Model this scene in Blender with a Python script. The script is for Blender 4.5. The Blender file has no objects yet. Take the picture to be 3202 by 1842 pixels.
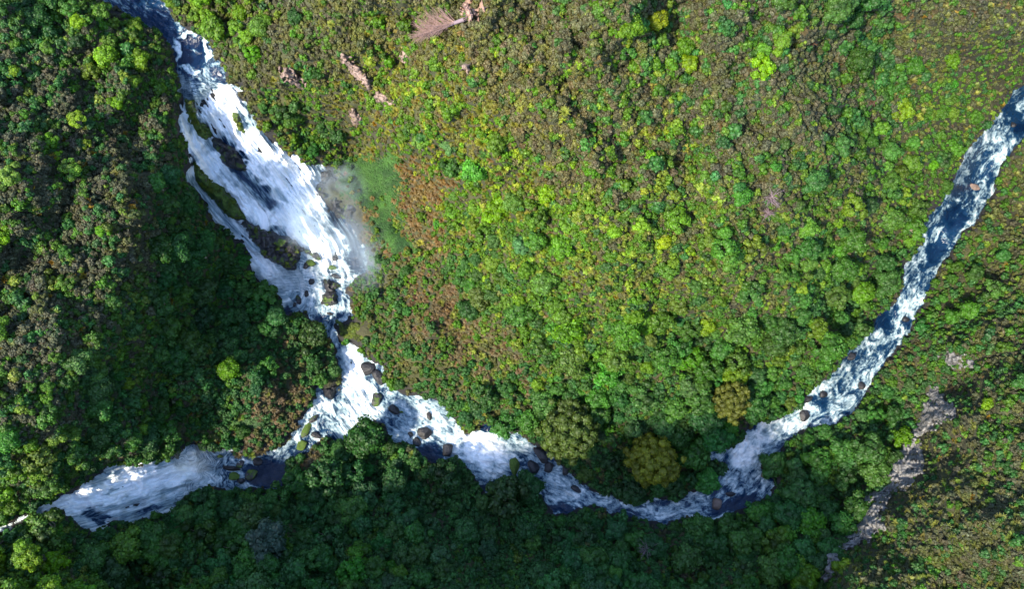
import bpy, math, random
import numpy as np
from mathutils import Vector
R = math.radians
rnd = random.Random(7)
rng = np.random.default_rng(11)
S = bpy.context.scene

# ------------------------------------------------------------------ camera
CAM_H, TILT, HFOV = 175.0, R(12), 2*math.atan(128/179.0)
cam_d = bpy.data.cameras.new('camera'); cam = bpy.data.objects.new('camera', cam_d)
S.collection.objects.link(cam)
cam.location = (0, 0, CAM_H); cam.rotation_euler = (TILT, 0, 0)
cam_d.sensor_fit = 'HORIZONTAL'; cam_d.angle = HFOV; cam_d.clip_start = 1; cam_d.clip_end = 6000
S.camera = cam
# ------------------------------------------------------------------ light
SUN_EL, SUN_AZ = R(50), R(218)          # azimuth of the sun measured ccw from +x
w = bpy.data.worlds.new('World'); S.world = w; w.use_nodes = True
nt = w.node_tree
sky = nt.nodes.new('ShaderNodeTexSky'); sky.sky_type = 'NISHITA'; sky.sun_disc = False
sky.sun_elevation = SUN_EL; sky.sun_rotation = R(90) - SUN_AZ; sky.altitude = 500
bg = nt.nodes['Background']; bg.inputs[1].default_value = 0.15
nt.links.new(sky.outputs[0], bg.inputs[0])
sd = bpy.data.lights.new('sun', 'SUN'); sd.energy = 2.7; sd.angle = R(3.0); sd.color = (1, 0.89, 0.70)
so = bpy.data.objects.new('sun', sd); S.collection.objects.link(so)
sv = Vector((math.cos(SUN_EL)*math.cos(SUN_AZ), math.cos(SUN_EL)*math.sin(SUN_AZ), math.sin(SUN_EL)))
so.rotation_euler = sv.to_track_quat('Z', 'Y').to_euler(); so.location = (0, 0, 300)
S.view_settings.view_transform = 'Standard'; S.view_settings.look = 'None'
S.view_settings.exposure = 2.1; S.view_settings.gamma = 1
S.cycles.max_bounces = 6; S.cycles.diffuse_bounces = 3; S.cycles.transmission_bounces = 3
S.cycles.volume_bounces = 3; S.cycles.volume_max_steps = 64

# ------------------------------------------------------------------ helpers
W, H = 3202.0, 1842.0
TX = math.tan(HFOV/2); TY = TX*590/1024
ct, st = math.cos(TILT), math.sin(TILT)
def P(x, y, z):
    """surface point of height z whose place in the survey grid is (x, y)"""
    a = (np.asarray(x, float)/W-0.5)*2*TX; b = -(np.asarray(y, float)/H-0.5)*2*TY
    dx, dy, dz = a, b*ct+st, b*st-ct
    t = (np.asarray(z, float)-CAM_H)/dz
    return np.stack([dx*t, dy*t, np.broadcast_to(z, np.shape(dx*t))], -1)
def Q(p):
    x, y, z = p[0], p[1], p[2]-CAM_H
    cz = -(y*st*-1 + z*ct) ; cy = y*ct + z*st; cz = -(z*ct - y*st)
    return ((x/cz)/TX/2+0.5)*W, (0.5-(cy/cz)/TY/2)*H

def hsh(ix, iy, seed):
    h = (ix.astype(np.int64)*374761393 + iy.astype(np.int64)*668265263 + seed*974711) & 0xffffffff
    h = ((h ^ (h >> 13))*1274126177) & 0xffffffff
    h = h ^ (h >> 16)
    return (h & 0xffff)/65535.0
def vn(x, y, seed=0):
    x = np.asarray(x, float); y = np.asarray(y, float)
    ix, iy = np.floor(x), np.floor(y); fx, fy = x-ix, y-iy
    fx = fx*fx*(3-2*fx); fy = fy*fy*(3-2*fy)
    a, b = hsh(ix, iy, seed), hsh(ix+1, iy, seed); c, d = hsh(ix, iy+1, seed), hsh(ix+1, iy+1, seed)
    return (a*(1-fx)+b*fx)*(1-fy)+(c*(1-fx)+d*fx)*fy - 0.5
def fbm(x, y, o=4, seed=0):
    r = 0; s = 1.0
    for i in range(o):
        r = r + vn(x, y, seed+i)*s; x, y, s = x*2.03+7.1, y*2.03+3.3, s*0.5
    return r
def ss(a, b, x):
    t = np.clip((x-a)/(b-a), 0, 1); return t*t*(3-2*t)
def sdf(x, y, poly):
    """signed distance (inside negative)"""
    p = np.array(poly, float); n = len(p)
    d = np.full(np.shape(x), 1e18); ins = np.zeros(np.shape(x), bool)
    for i in range(n):
        ax, ay = p[i]; bx, by = p[(i+1) % n]
        ex, ey = bx-ax, by-ay; L = ex*ex+ey*ey+1e-9
        t = np.clip(((x-ax)*ex+(y-ay)*ey)/L, 0, 1)
        d = np.minimum(d, (x-ax-t*ex)**2+(y-ay-t*ey)**2)
        c = (ay > y) != (by > y)
        if abs(ey) > 1e-9: ins ^= c & (x < ex*(y-ay)/ey+ax)
    d = np.sqrt(d); return np.where(ins, -d, d)
def sdf_near(x, y, poly, far=120.0):
    p = np.array(poly, float); x0, y0 = p.min(0)-far; x1, y1 = p.max(0)+far
    out = np.full(np.shape(x), far); m = (x > x0) & (x < x1) & (y > y0) & (y < y1)
    if m.any(): out[m] = np.minimum(sdf(x[m], y[m], poly), far)
    return out
def seg_dist(x, y, pts):
    best = np.full(np.shape(x), 1e9); S_ = np.zeros(np.shape(x)); T_ = np.zeros(np.shape(x)); acc = 0
    for (ax, ay), (bx, by) in zip(pts[:-1], pts[1:]):
        ex, ey = bx-ax, by-ay; L = math.hypot(ex, ey)
        t = ((x-ax)*ex+(y-ay)*ey)/L/L; tc = np.clip(t, 0, 1)
        d = np.hypot(x-ax-tc*ex, y-ay-tc*ey)
        sg = np.where((x-ax)*ey-(y-ay)*ex > 0, 1, -1)
        m = d < best; best = np.where(m, d, best)
        S_ = np.where(m, acc+tc*L, S_); T_ = np.where(m, sg*d, T_); acc += L
    return best, S_, T_

def props(o, label=None, cat=None, group=None, kind=None):
    if label: o['label'] = label
    if cat: o['category'] = cat
    if group: o['group'] = group
    if kind: o['kind'] = kind
    return o
def mesh_np(name, v, f, smooth=True):
    me = bpy.data.meshes.new(name)
    v = np.ascontiguousarray(v, np.float32); f = np.ascontiguousarray(f, np.int32)
    k = f.shape[1]
    me.vertices.add(len(v)); me.vertices.foreach_set('co', v.ravel())
    me.loops.add(f.size); me.loops.foreach_set('vertex_index', f.ravel())
    me.polygons.add(len(f)); me.polygons.foreach_set('loop_start', np.arange(0, f.size, k, dtype=np.int32))
    me.polygons.foreach_set('use_smooth', np.full(len(f), smooth))
    me.update(calc_edges=True); me.validate()
    return me
def fattr(me, name, data, typ='FLOAT', dom='POINT'):
    a = me.attributes.new(name, typ, dom)
    if typ == 'FLOAT': a.data.foreach_set('value', np.ascontiguousarray(data, np.float32).ravel())
    elif typ == 'FLOAT_VECTOR': a.data.foreach_set('vector', np.ascontiguousarray(data, np.float32).ravel())
    elif typ == 'FLOAT_COLOR':
        d = np.asarray(data); d = np.concatenate([d[:, :3], np.ones((len(d), 1))], 1)
        a.data.foreach_set('color', np.ascontiguousarray(d, np.float32).ravel())
    elif typ == 'INT': a.data.foreach_set('value', np.ascontiguousarray(data, np.int32).ravel())
def add(name, me, mat=None, parent=None):
    o = bpy.data.objects.new(name, me); S.collection.objects.link(o)
    if mat and not me.materials: me.materials.append(mat)
    if parent: o.parent = parent
    return o
def grid_faces(nx, ny, keep=None):
    i = np.arange(ny-1)[:, None]*nx + np.arange(nx-1)[None]
    f = np.stack([i, i+nx, i+nx+1, i+1], -1)
    if keep is not None: f = f[keep]
    return f.reshape(-1, 4)
def compact(v, f, *extra):
    used = np.unique(f); mp = np.full(len(v), -1); mp[used] = np.arange(len(used))
    return (v[used], mp[f]) + tuple(e[used] for e in extra)

# ------------------------------------------------------------------ materials
class NT:
    def __init__(s, name):
        s.m = bpy.data.materials.new(name); s.m.use_nodes = True; s.t = s.m.node_tree
        s.bsdf = s.t.nodes['Principled BSDF']; s.out = s.t.nodes['Material Output']
    def n(s, typ, **kw):
        x = s.t.nodes.new('ShaderNode'+typ)
        for k, v in kw.items():
            if k in ('inp',):
                for i, val in v.items():
                    if isinstance(val, bpy.types.NodeSocket): s.t.links.new(val, x.inputs[i])
                    else: x.inputs[i].default_value = val
            else: setattr(x, k, v)
        return x
    def l(s, a, b): s.t.links.new(a, b)
    def attr(s, name, typ='GEOMETRY'): return s.n('Attribute', attribute_name=name, attribute_type=typ)
    def math(s, op, a, b=None, c=None, clamp=False):
        x = s.n('Math', operation=op, use_clamp=clamp)
        for i, v in enumerate((a, b, c)):
            if v is None: continue
            if isinstance(v, bpy.types.NodeSocket): s.l(v, x.inputs[i])
            else: x.inputs[i].default_value = v
        return x.outputs[0]
    def noise(s, vec, scale, detail=4, rough=0.55, dist=0.0):
        x = s.n('TexNoise', inp={'Scale': scale, 'Detail': detail, 'Roughness': rough, 'Distortion': dist})
        if vec is not None: s.l(vec, x.inputs['Vector'])
        return x.outputs[0]
    def mix(s, f, a, b, typ='MIX'):
        x = s.n('Mix', data_type='RGBA', blend_type=typ)
        for i, v in ((0, f), (6, a), (7, b)):
            if isinstance(v, bpy.types.NodeSocket): s.l(v, x.inputs[i])
            else: x.inputs[i].default_value = v if i == 0 else (*v, 1)
        return x.outputs[2]
    def maprange(s, v, a, b, c=0, d=1):
        x = s.n('MapRange', inp={1: a, 2: b, 3: c, 4: d}); x.clamp = True
        s.l(v, x.inputs[0]); return x.outputs[0]
    def bump(s, h, strength=0.5, dist=0.3):
        b = s.n('Bump', inp={'Strength': strength, 'Distance': dist, 'Height': h}); s.l(b.outputs[0], s.bsdf.inputs['Normal'])

def leaf_mat(name, inst):
    m = NT(name)
    if inst: col = m.attr('col', 'INSTANCER').outputs['Color']
    else: col = m.n('ObjectInfo').outputs['Color']
    tint = m.attr('tint').outputs['Color']
    c = m.mix(1.0, col, tint, 'MULTIPLY')
    geo = m.n('NewGeometry').outputs['Position']
    n1 = m.noise(geo, 0.9, 3); n1 = m.maprange(n1, 0.3, 0.7, 0.72, 1.3)
    vm = m.n('VectorMath', operation='SCALE'); hs = m.n('HueSaturation', inp={'Saturation': 1.14, 'Value': 0.86}); m.l(c, hs.inputs['Color']); m.l(hs.outputs[0], vm.inputs[0]); m.l(n1, vm.inputs['Scale'])
    d = m.n('BsdfDiffuse'); m.l(vm.outputs[0], d.inputs[0])
    t = m.n('BsdfTranslucent'); c2 = m.mix(1.0, vm.outputs[0], (1.2, 1.25, 0.5), 'MULTIPLY'); m.l(c2, t.inputs[0])
    g = m.n('BsdfGlossy', inp={'Roughness': 0.55}); g.inputs[0].default_value = (0.9, 1, 0.9, 1)
    mx = m.n('MixShader'); mx.inputs[0].default_value = 0.22; m.l(d.outputs[0], mx.inputs[1]); m.l(t.outputs[0], mx.inputs[2])
    m2 = m.n('MixShader'); m2.inputs[0].default_value = 0.02; m.l(mx.outputs[0], m2.inputs[1]); m.l(g.outputs[0], m2.inputs[2])
    m.l(m2.outputs[0], m.out.inputs[0]); m.m.node_tree.nodes.remove(m.bsdf)
    return m.m
M_LEAF, M_LEAFI = leaf_mat('foliage', False), leaf_mat('foliage_mass', True)

def bark_mat(name, col, col2):
    m = NT(name); g = m.n('TexCoord').outputs['Object']
    n = m.noise(g, 3.0, 5); m.l(m.mix(n, col, col2), m.bsdf.inputs['Base Color'])
    m.bsdf.inputs['Roughness'].default_value = 0.9; m.bump(n, 0.6, 0.1)
    return m.m
M_BARK = bark_mat('bark', (0.16, 0.13, 0.10), (0.30, 0.26, 0.21))
M_DEAD = bark_mat('dead_wood', (0.17, 0.105, 0.09), (0.30, 0.19, 0.165))
M_GREY = bark_mat('grey_wood', (0.12, 0.085, 0.10), (0.20, 0.15, 0.165))
M_SOIL = bark_mat('root_soil', (0.19, 0.11, 0.08), (0.33, 0.21, 0.16))

def rock_mat(name, c1, c2, moss=(0.05, 0.09, 0.012), mossamt=0.0, rough=0.6, strata=False):
    m = NT(name); g = m.n('NewGeometry'); pos = g.outputs['Position']
    n1 = m.noise(pos, 0.45, 6, 0.6); n2 = m.noise(pos, 2.5, 5, 0.65)
    c = m.mix(m.maprange(n1, 0.35, 0.65), c1, c2)
    h = m.math('ADD', n1, m.math('MULTIPLY', n2, 0.5))
    if strata:
        mp = m.n('Mapping'); mp.inputs['Rotation'].default_value = (0, 0, R(-25)); mp.inputs['Scale'].default_value = (0.25, 1.3, 1.3)
        m.l(pos, mp.inputs[0]); n3 = m.noise(mp.outputs[0], 0.8, 5, 0.7)
        c = m.mix(m.maprange(n3, 0.49, 0.40), c, tuple(k*0.14 for k in c1)); h = m.math('ADD', h, m.math('MULTIPLY', n3, 1.6))
    if mossamt > 0:
        sx = m.n('SeparateXYZ'); m.l(g.outputs['Normal'], sx.inputs[0])
        k = m.math('ADD', m.noise(pos, 0.35, 5, 0.65), m.math('MULTIPLY', sx.outputs[2], 0.12))
        k = m.maprange(k, 0.72-mossamt*0.3, 0.80-mossamt*0.3)
        mc = m.mix(m.noise(pos, 1.8, 4), tuple(v*0.4 for v in moss), tuple(v*1.7 for v in moss))
        c = m.mix(k, c, mc); rr = m.maprange(k, 0, 1, rough, 0.95); m.l(rr, m.bsdf.inputs['Roughness'])
    else: m.bsdf.inputs['Roughness'].default_value = rough
    m.l(c, m.bsdf.inputs['Base Color']); m.bump(h, 0.9, 0.4)
    return m.m
M_WET = rock_mat('wet_rock', (0.008, 0.009, 0.014), (0.030, 0.028, 0.032), mossamt=0.35, rough=0.45)
M_MOSS = rock_mat('mossy_rock', (0.010, 0.009, 0.008), (0.035, 0.028, 0.02), mossamt=1.0, rough=0.5)
M_BROWN = rock_mat('brown_rock', (0.07, 0.05, 0.04), (0.17, 0.12, 0.10), rough=0.7)
M_DARK = rock_mat('dark_rock', (0.006, 0.007, 0.010), (0.015, 0.015, 0.020), rough=0.5)
M_GREYROCK = rock_mat('grey_cliff_rock', (0.12, 0.125, 0.135), (0.255, 0.25, 0.25), mossamt=0.08, rough=0.85, strata=True)
M_PINK = rock_mat('pink_rock', (0.18, 0.125, 0.10), (0.34, 0.24, 0.20), mossamt=0.1, rough=0.85, strata=True)

def ground_mat():
    m = NT('ground'); pos = m.n('NewGeometry').outputs['Position']
    col = m.attr('gcol').outputs['Color']
    n = m.noise(pos, 0.8, 6, 0.65); n2 = m.noise(pos, 4.0, 4, 0.6)
    k = m.maprange(m.math('ADD', n, m.math('MULTIPLY', n2, 0.5)), 0.45, 1.05, 0.45, 1.6)
    vm = m.n('VectorMath', operation='SCALE'); m.l(col, vm.inputs[0]); m.l(k, vm.inputs['Scale'])
    m.l(vm.outputs[0], m.bsdf.inputs['Base Color']); m.bsdf.inputs['Roughness'].default_value = 0.95
    m.bump(m.math('ADD', n, n2), 0.7, 0.4); return m.m
M_GROUND = ground_mat()

def water_mat():
    m = NT('water'); fl = m.attr('flow').outputs['Vector']; foam = m.attr('foam').outputs['Fac']
    st_ = m.n('VectorMath', operation='MULTIPLY'); m.l(fl, st_.inputs[0]); m.l(m.attr('stretch').outputs['Vector'], st_.inputs[1])
    v = st_.outputs[0]
    a = m.noise(v, 0.34, 6, 0.62, 1.6); b = m.noise(v, 1.15, 5, 0.65, 1.0); c = m.noise(v, 3.6, 3, 0.6, 0.3)
    fine = m.n('VectorMath', operation='MULTIPLY'); m.l(fl, fine.inputs[0]); fine.inputs[1].default_value = (0.10, 1.0, 0.2); e = m.noise(fine.outputs[0], 2.6, 4, 0.65, 0.4)
    n = m.math('ADD', m.math('MULTIPLY', a, 0.54), m.math('ADD', m.math('MULTIPLY', b, 0.24), m.math('ADD', m.math('MULTIPLY', c, 0.10), m.math('MULTIPLY', e, 0.12))))
    k = m.math('ADD', m.math('MULTIPLY', m.math('SUBTRACT', n, 0.5), m.maprange(foam, 0.55, 1.0, 3.8, 1.7)), m.math('SUBTRACT', foam, 0.10))
    f = m.maprange(k, 0.28, 0.76)
    deep = m.mix(m.maprange(m.math('ADD', a, foam), 0.5, 1.1), (0.001, 0.008, 0.030), (0.006, 0.032, 0.080))
    mid = m.mix(m.maprange(f, 0.0, 0.6), deep, (0.13, 0.21, 0.26))
    white = m.mix(m.maprange(k, 0.62, 1.15), (0.34, 0.43, 0.47), (0.86, 0.87, 0.88))
    pour = m.mix(m.maprange(e, 0.38, 0.62), (0.74, 0.80, 0.84), (0.95, 0.95, 0.95)); white = m.mix(m.maprange(foam, 0.85, 1.05), white, pour)
    col = m.mix(m.maprange(f, 0.3, 1.0), mid, white)
    m.l(col, m.bsdf.inputs['Base Color'])
    m.l(m.maprange(f, 0, 1, 0.16, 0.9), m.bsdf.inputs['Roughness'])
    m.bsdf.inputs['IOR'].default_value = 1.33
    m.bump(m.math('ADD', n, m.math('MULTIPLY', f, 0.15)), 0.8, 0.6)
    return m.m
M_WATER = water_mat()

# ------------------------------------------------------------------ terrain: control heights (x, y in 2531-wide survey units)
K = 3202/2531.0
CTRL = [  # river levels
 (300,-120,15),(350,0,13),(430,50,12),(480,120,11),(490,200,10),(455,250,8.5),(560,215,9),(610,250,7),(620,330,-1),(560,290,1),(480,330,0),(700,400,-9),(600,440,-9),(520,400,-7),
 (780,470,-18),(700,540,-17),(590,540,-15),(510,490,-9),(820,560,-23),(640,620,-19),(560,540,-15),(850,640,-25),(760,620,-23),(700,680,-24),(900,600,-24.5),(800,760,-26.5),(720,740,-26.5),(850,700,-26),
 (830,820,-28),(860,880,-29),(870,960,-30),(800,1040,-30.5),(900,1000,-30.5),(1000,1020,-31),(720,1120,-31),(1100,1100,-32.5),(1250,1140,-34),(1400,1220,-35),(1550,1260,-36),(1700,1260,-37),(1820,1180,-38),(1950,1050,-39),(2100,950,-40.5),(2200,800,-42),(2290,600,-43),(2400,430,-45),(2530,270,-46),(2700,80,-48),
 (-150,1400,6),(20,1305,4),(110,1270,2),(150,1240,0),(230,1220,-4),(320,1190,-10),(420,1160,-16),(500,1130,-21),(560,1150,-24.5),(620,1160,-27),(670,1180,-29.5),(300,1260,-9),(200,1275,-3),(400,1215,-15),
 # left plateau and its slope
 (0,0,24),(200,60,20),(280,30,17),(380,120,15),(100,300,28),(50,700,27),(250,650,19),(380,480,14),(420,300,11),(430,200,11.5),(430,400,9),(420,620,4),(460,520,0),(520,600,-10),(540,750,-14),(640,850,-18),(760,900,-24),(690,780,-23),(300,880,8),(80,1000,24),(300,1040,4),(200,1130,5),(420,1060,-12),(600,960,-14),(600,1060,-24),(740,1010,-27),(60,1200,12),(350,1130,-8),(680,1090,-28),
 # centre spur
 (470,30,15),(560,80,17),(650,200,15),(700,60,28),(850,100,34),(1050,80,46),(1300,60,54),(1400,300,47),(1050,250,34),(900,260,20),(840,200,26),(720,300,4),(800,360,-8),(900,370,-9),(850,420,-19),(930,480,-19),(900,540,-22),(990,480,-13),(960,620,-21),(1050,600,-10),(1080,420,14),(1020,340,18),(1060,760,-13),(930,760,-25),(920,860,-26),(1150,550,5),(1250,480,24),(1250,700,8),(1450,600,26),(1650,450,38),(1150,850,-14),(1000,930,-27),(1300,880,-8),(1200,980,-26),(1500,850,0),(1400,1000,-25),(1700,700,16),(1750,900,-14),(1650,1020,-26),(1550,1150,-33),(1750,1150,-34),(2000,650,5),(2050,850,-26),(1900,1000,-34),(2150,500,2),(2220,280,14),(2000,150,42),(2300,120,24),(2170,80,28),(2500,80,0),(2330,400,-22),(2450,220,-33),(1800,250,48),(1700,50,55),(2180,650,-26),(2080,760,-28),(2210,620,-32),
 # right bank
 (2530,380,-41),(2430,560,-38),(2350,700,-38),(2530,600,-26),(2280,850,-37),(2250,950,-34),(2400,820,-24),(2530,850,-12),(2350,950,-20),(2280,1050,-28),(2350,1040,-10),(2450,1000,-6),(2180,1180,-30),(2270,1200,-9),(2100,1280,-30),(2200,1320,-8),(2020,1380,-28),(2120,1400,-8),(2400,1150,2),(2530,1100,8),(2400,1400,6),(2530,1450,16),(2100,1060,-36),(1980,1160,-36),(1900,1250,-35),(1850,1350,-31),
 # bottom bank
 (1750,1330,-33),(1500,1340,-31),(1300,1300,-31),(1180,1200,-32),(1050,1140,-30),(900,1110,-29),(780,1120,-30),(730,1200,-29),(620,1230,-27),(500,1250,-22),(300,1330,-6),(100,1340,7),(20,1400,11),(300,1430,-3),(600,1380,-11),(900,1300,-22),(900,1430,-8),(1200,1430,-19),(1500,1440,-20),(1900,1450,-22),
 # beyond the picture; unseen hills past the bottom edge raised to shade the valley
 (-1300,-800,55),(0,-900,60),(-1300,500,36),(-500,0,26),(-500,800,26),(-1300,1500,20),(-400,1500,13),(-900,2400,60),(0,1900,46),(900,1900,62),(1700,2000,42),(2600,1900,35),(0,2600,60),(1300,2600,85),(2800,2600,50),(3600,2600,60),(3000,1400,30),(3900,1400,60),(3000,700,10),(3000,-100,-40),(3900,-100,20),(3900,-900,70),(2900,-800,40),(1500,-800,75),(700,-800,65),(250,-500,28),(1500,-300,65),(2600,-300,20),(3300,300,20),
]
C = np.array(CTRL, float); C[:, :2] *= K
def tps(r2): return np.where(r2 > 0, 0.5*r2*np.log(np.maximum(r2, 1e-12)), 0)
cs = 1000.0
cp = C[:, :2]/cs; n = len(C)
A = np.zeros((n+3, n+3)); d2 = ((cp[:, None]-cp[None])**2).sum(-1)
A[:n, :n] = tps(d2)+np.eye(n)*0.0006; A[:n, n] = 1; A[:n, n+1:] = cp; A[n, :n] = 1; A[n+1:, :n] = cp.T
wts = np.linalg.solve(A, np.concatenate([C[:, 2], np.zeros(3)]))
def base(x, y):
    x = np.asarray(x, float)/cs; y = np.asarray(y, float)/cs
    r = wts[n]+wts[n+1]*x+wts[n+2]*y
    for i in range(n): r = r+wts[i]*tps((x-cp[i, 0])**2+(y-cp[i, 1])**2)
    return r

# water outlines, walked once round (3202-wide units)
MAIN = [(120,-150),(310,0),(380,38),(443,76),(506,108),(538,158),(550,209),(557,266),(563,304),(560,380),(563,411),(588,443),(592,500),(575,538),(587,572),(617,618),(645,645),(671,696),(728,734),(772,791),(794,854),(818,893),(852,896),(876,935),(883,982),(892,998),(910,982),(957,974),(970,1000),(996,1013),(1022,1050),(1046,1075),(1050,1120),(1060,1155),(1071,1190),(1050,1215),(1030,1240),(994,1208),(983,1246),(952,1292),(920,1348),(888,1390),(855,1400),(808,1421),(772,1424),(725,1414),(721,1401),(664,1407),(637,1404),(607,1387),(587,1391),(570,1414),(536,1431),(469,1451),(402,1454),(369,1444),(345,1461),(308,1475),(288,1495),(251,1518),(211,1535),(187,1548),(180,1565),(154,1572),(110,1600),(60,1615),(0,1640),(-200,1700),(-200,1740),(0,1672),(40,1655),(100,1625),(167,1592),(201,1599),(228,1629),(261,1649),(298,1666),(308,1656),(369,1636),(419,1632),(469,1619),(536,1602),(570,1565),(620,1528),(671,1515),(691,1528),(721,1538),(788,1528),(832,1535),(859,1542),(889,1508),(899,1461),(920,1432),(965,1414),(990,1393),(1018,1362),(1036,1372),(1067,1379),(1095,1365),(1102,1348),(1137,1327),(1165,1320),(1200,1334),(1218,1365),(1228,1383),(1270,1386),(1305,1400),(1316,1428),(1354,1453),(1386,1439),(1410,1432),(1438,1446),(1470,1471),(1495,1516),(1520,1545),(1545,1530),(1564,1500),(1609,1490),(1659,1495),(1678,1528),(1704,1560),(1729,1604),(1780,1610),(1811,1591),(1855,1579),(1906,1604),(1969,1617),(2033,1629),(2083,1648),(2115,1623),(2146,1617),(2197,1629),(2263,1620),(2327,1592),(2371,1566),(2415,1547),(2409,1503),(2377,1459),(2383,1427),(2440,1414),(2472,1364),(2529,1345),(2611,1326),(2668,1294),(2706,1237),(2731,1187),(2769,1130),(2801,1092),(2839,1048),(2858,991),(2890,940),(2902,921),(2934,841),(2984,778),(3003,734),(3048,702),(3079,645),(3111,595),(3124,531),(3168,462),(3202,436),(3330,320),(3560,150),(3500,30),(3300,170),(3202,266),(3174,278),(3149,316),(3105,373),(3073,417),(3022,468),(2997,519),(2984,557),(2953,601),(2946,639),(2902,671),(2883,715),(2883,765),(2833,822),(2814,921),(2782,959),(2738,991),(2719,1048),(2649,1092),(2643,1123),(2592,1174),(2535,1212),(2504,1256),(2478,1288),(2415,1313),(2358,1326),(2314,1376),(2276,1402),(2238,1402),(2206,1414),(2219,1440),(2263,1446),(2276,1471),(2238,1490),(2225,1509),(2203,1530),(2159,1535),(2127,1560),(2033,1560),(1982,1573),(1925,1554),(1855,1528),(1805,1497),(1773,1471),(1729,1427),(1697,1395),(1672,1389),(1628,1357),(1564,1345),(1552,1326),(1514,1326),(1489,1345),(1450,1348),(1428,1320),(1407,1292),(1389,1264),(1354,1246),(1305,1236),(1267,1232),(1235,1218),(1200,1197),(1200,1141),(1158,1124),(1141,1110),(1120,1085),(1102,1071),(1074,1073),(1060,1065),(1053,1013),(1074,1008),(1103,990),(1097,930),(1087,909),(1090,896),(1103,883),(1140,850),(1150,820),(1147,779),(1135,747),(1116,713),(1084,678),(1065,675),(1018,646),(996,621),(996,586),(1020,560),(1046,542),(1002,510),(952,510),(939,498),(904,479),(892,463),(841,425),(825,416),(805,388),(785,350),(767,319),(752,307),(759,296),(762,279),(744,266),(721,261),(711,233),(688,195),(668,164),(658,134),(645,114),(607,95),(570,82),(550,50),(506,0),(380,-150)]
MAIN = [p for p in MAIN]
SIDE = [(2409,1480),(2425,1500),(2420,1530),(2395,1545),(2372,1540),(2368,1505),(2385,1488)]
GRASS = [(x*K, y*K) for x, y in [(835,398),(900,390),(980,408),(1003,455),(975,500),(985,560),(1003,600),(970,622),(932,602),(905,560),(885,515),(858,470)]]
GRASS2 = [(x*K, y*K) for x, y in [(560,1035),(620,1028),(680,1040),(665,1065),(600,1060)]]
FLOW_A = [(250,-150),(440,40),(600,110),(610,210),(660,300),(760,460),(900,640),(1000,790),(1050,950),(1045,1060),(1110,1150),(1180,1260),(1400,1380),(1560,1420),(1700,1480),(1850,1560),(2060,1600),(2220,1570),(2340,1440),(2450,1350),(2620,1230),(2750,1060),(2840,900),(2960,720),(3040,560),(3160,350),(3500,90)]
FLOW_B = [(-200,1720),(40,1650),(180,1580),(350,1540),(560,1470),(700,1450),(860,1480),(950,1400),(1000,1290),(1100,1240)]
FLOW_C = [(560,250),(570,360),(600,450),(680,560),(780,690)]
FLOW_D = [(585,500),(600,570),(690,690),(800,800),(880,900)]

# vegetation mounds: noise on the land
def ground_z(x, y, dw):
    z = base(x, y)
    amp = ss(0, 90, dw)
    z = z + amp*(fbm(x/210, y/210, 3, 5)*12 + fbm(x/45, y/45, 3, 9)*2.0)
    bank = np.where(dw < 0, np.maximum(-1.6, dw*0.14), np.minimum(dw*0.14, 1.4)) + fbm(x/14, y/14, 3, 21)*0.7
    return z + bank
def dw_at(x, y):
    return np.minimum(sdf_near(x, y, MAIN, 200), sdf_near(x, y, SIDE, 200))+fbm(x/18, y/18, 4, 19)*9

ax = np.concatenate([np.arange(-1700, -200, 30), np.arange(-200, 3402, 5), np.arange(3402, 5000, 30)]).astype(float)
ay = np.concatenate([np.arange(-1200, -120, 30), np.arange(-120, 1962, 5), np.arange(1962, 3200, 30)]).astype(float)
GX, GY = np.meshgrid(ax, ay)
DW = dw_at(GX, GY); GZ = ground_z(GX, GY, DW)
V3 = P(GX, GY, GZ).reshape(-1, 3)
gf = grid_faces(len(ax), len(ay))
me = mesh_np('ground', V3, gf)
# surface cover
litter = np.array([0.036, 0.036, 0.017]); grass_c = np.array([0.040, 0.095, 0.022]); olive = np.array([0.05, 0.055, 0.018]); rocky = np.array([0.018, 0.018, 0.02]); russet = np.array([0.13, 0.06, 0.03])
gr = np.minimum(sdf_near(GX, GY, GRASS), sdf_near(GX, GY, GRASS2)) + fbm(GX/60, GY/60, 4, 3)*46
col = litter[None, None]*(1-ss(-.3, .4, fbm(GX/60, GY/60, 3, 2)))[..., None] + olive*ss(-.3, .4, fbm(GX/60, GY/60, 3, 2))[..., None]
def blend(c, m, t): return c*(1-m[..., None])+t*m[..., None]
col = blend(col, 1-ss(5, 30, DW), rocky)
gk = 1-ss(-30, 14, gr); gv = np.clip(fbm(GX/25, GY/25, 4, 31)+0.5, 0, 1)
col = blend(col, gk, grass_c)*(1+gk*(gv-0.5)*0.7)[..., None]
fattr(me, 'gcol', col.reshape(-1, 3), 'FLOAT_COLOR')
props(add('ground', me, M_GROUND), kind='structure', label='steep forested hillsides falling to the river gorge')

# sampling grid for later placement
def land(x, y):
    x = np.atleast_1d(np.asarray(x, float)); y = np.atleast_1d(np.asarray(y, float))
    d = dw_at(x, y); z = ground_z(x, y, d); return P(x, y, z), d

# far hills sheet
far = []
ang = np.linspace(0, 2*math.pi, 97)[:-1]
rr = [180, 400, 700, 1200, 2200, 4500]
v = np.array([[r_*math.cos(a), r_*math.sin(a), (-75 if r_ < 200 else 20+45*vn(np.array(math.cos(a)*r_/260), np.array(math.sin(a)*r_/260), 4)*2-60*(r_ < 500))] for r_ in rr for a in ang])
f = np.array([[i*96+j, (i+1)*96+j, (i+1)*96+(j+1) % 96, i*96+(j+1) % 96] for i in range(len(rr)-1) for j in range(96)])
v = np.concatenate([v, [[0, 0, -80]]])
me = mesh_np('distant_hills', v, f); fattr(me, 'gcol', np.tile([[0.03, 0.05, 0.02]], (len(v), 1)), 'FLOAT_COLOR')
props(add('distant_hills', me, M_GROUND), kind='structure')

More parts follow.
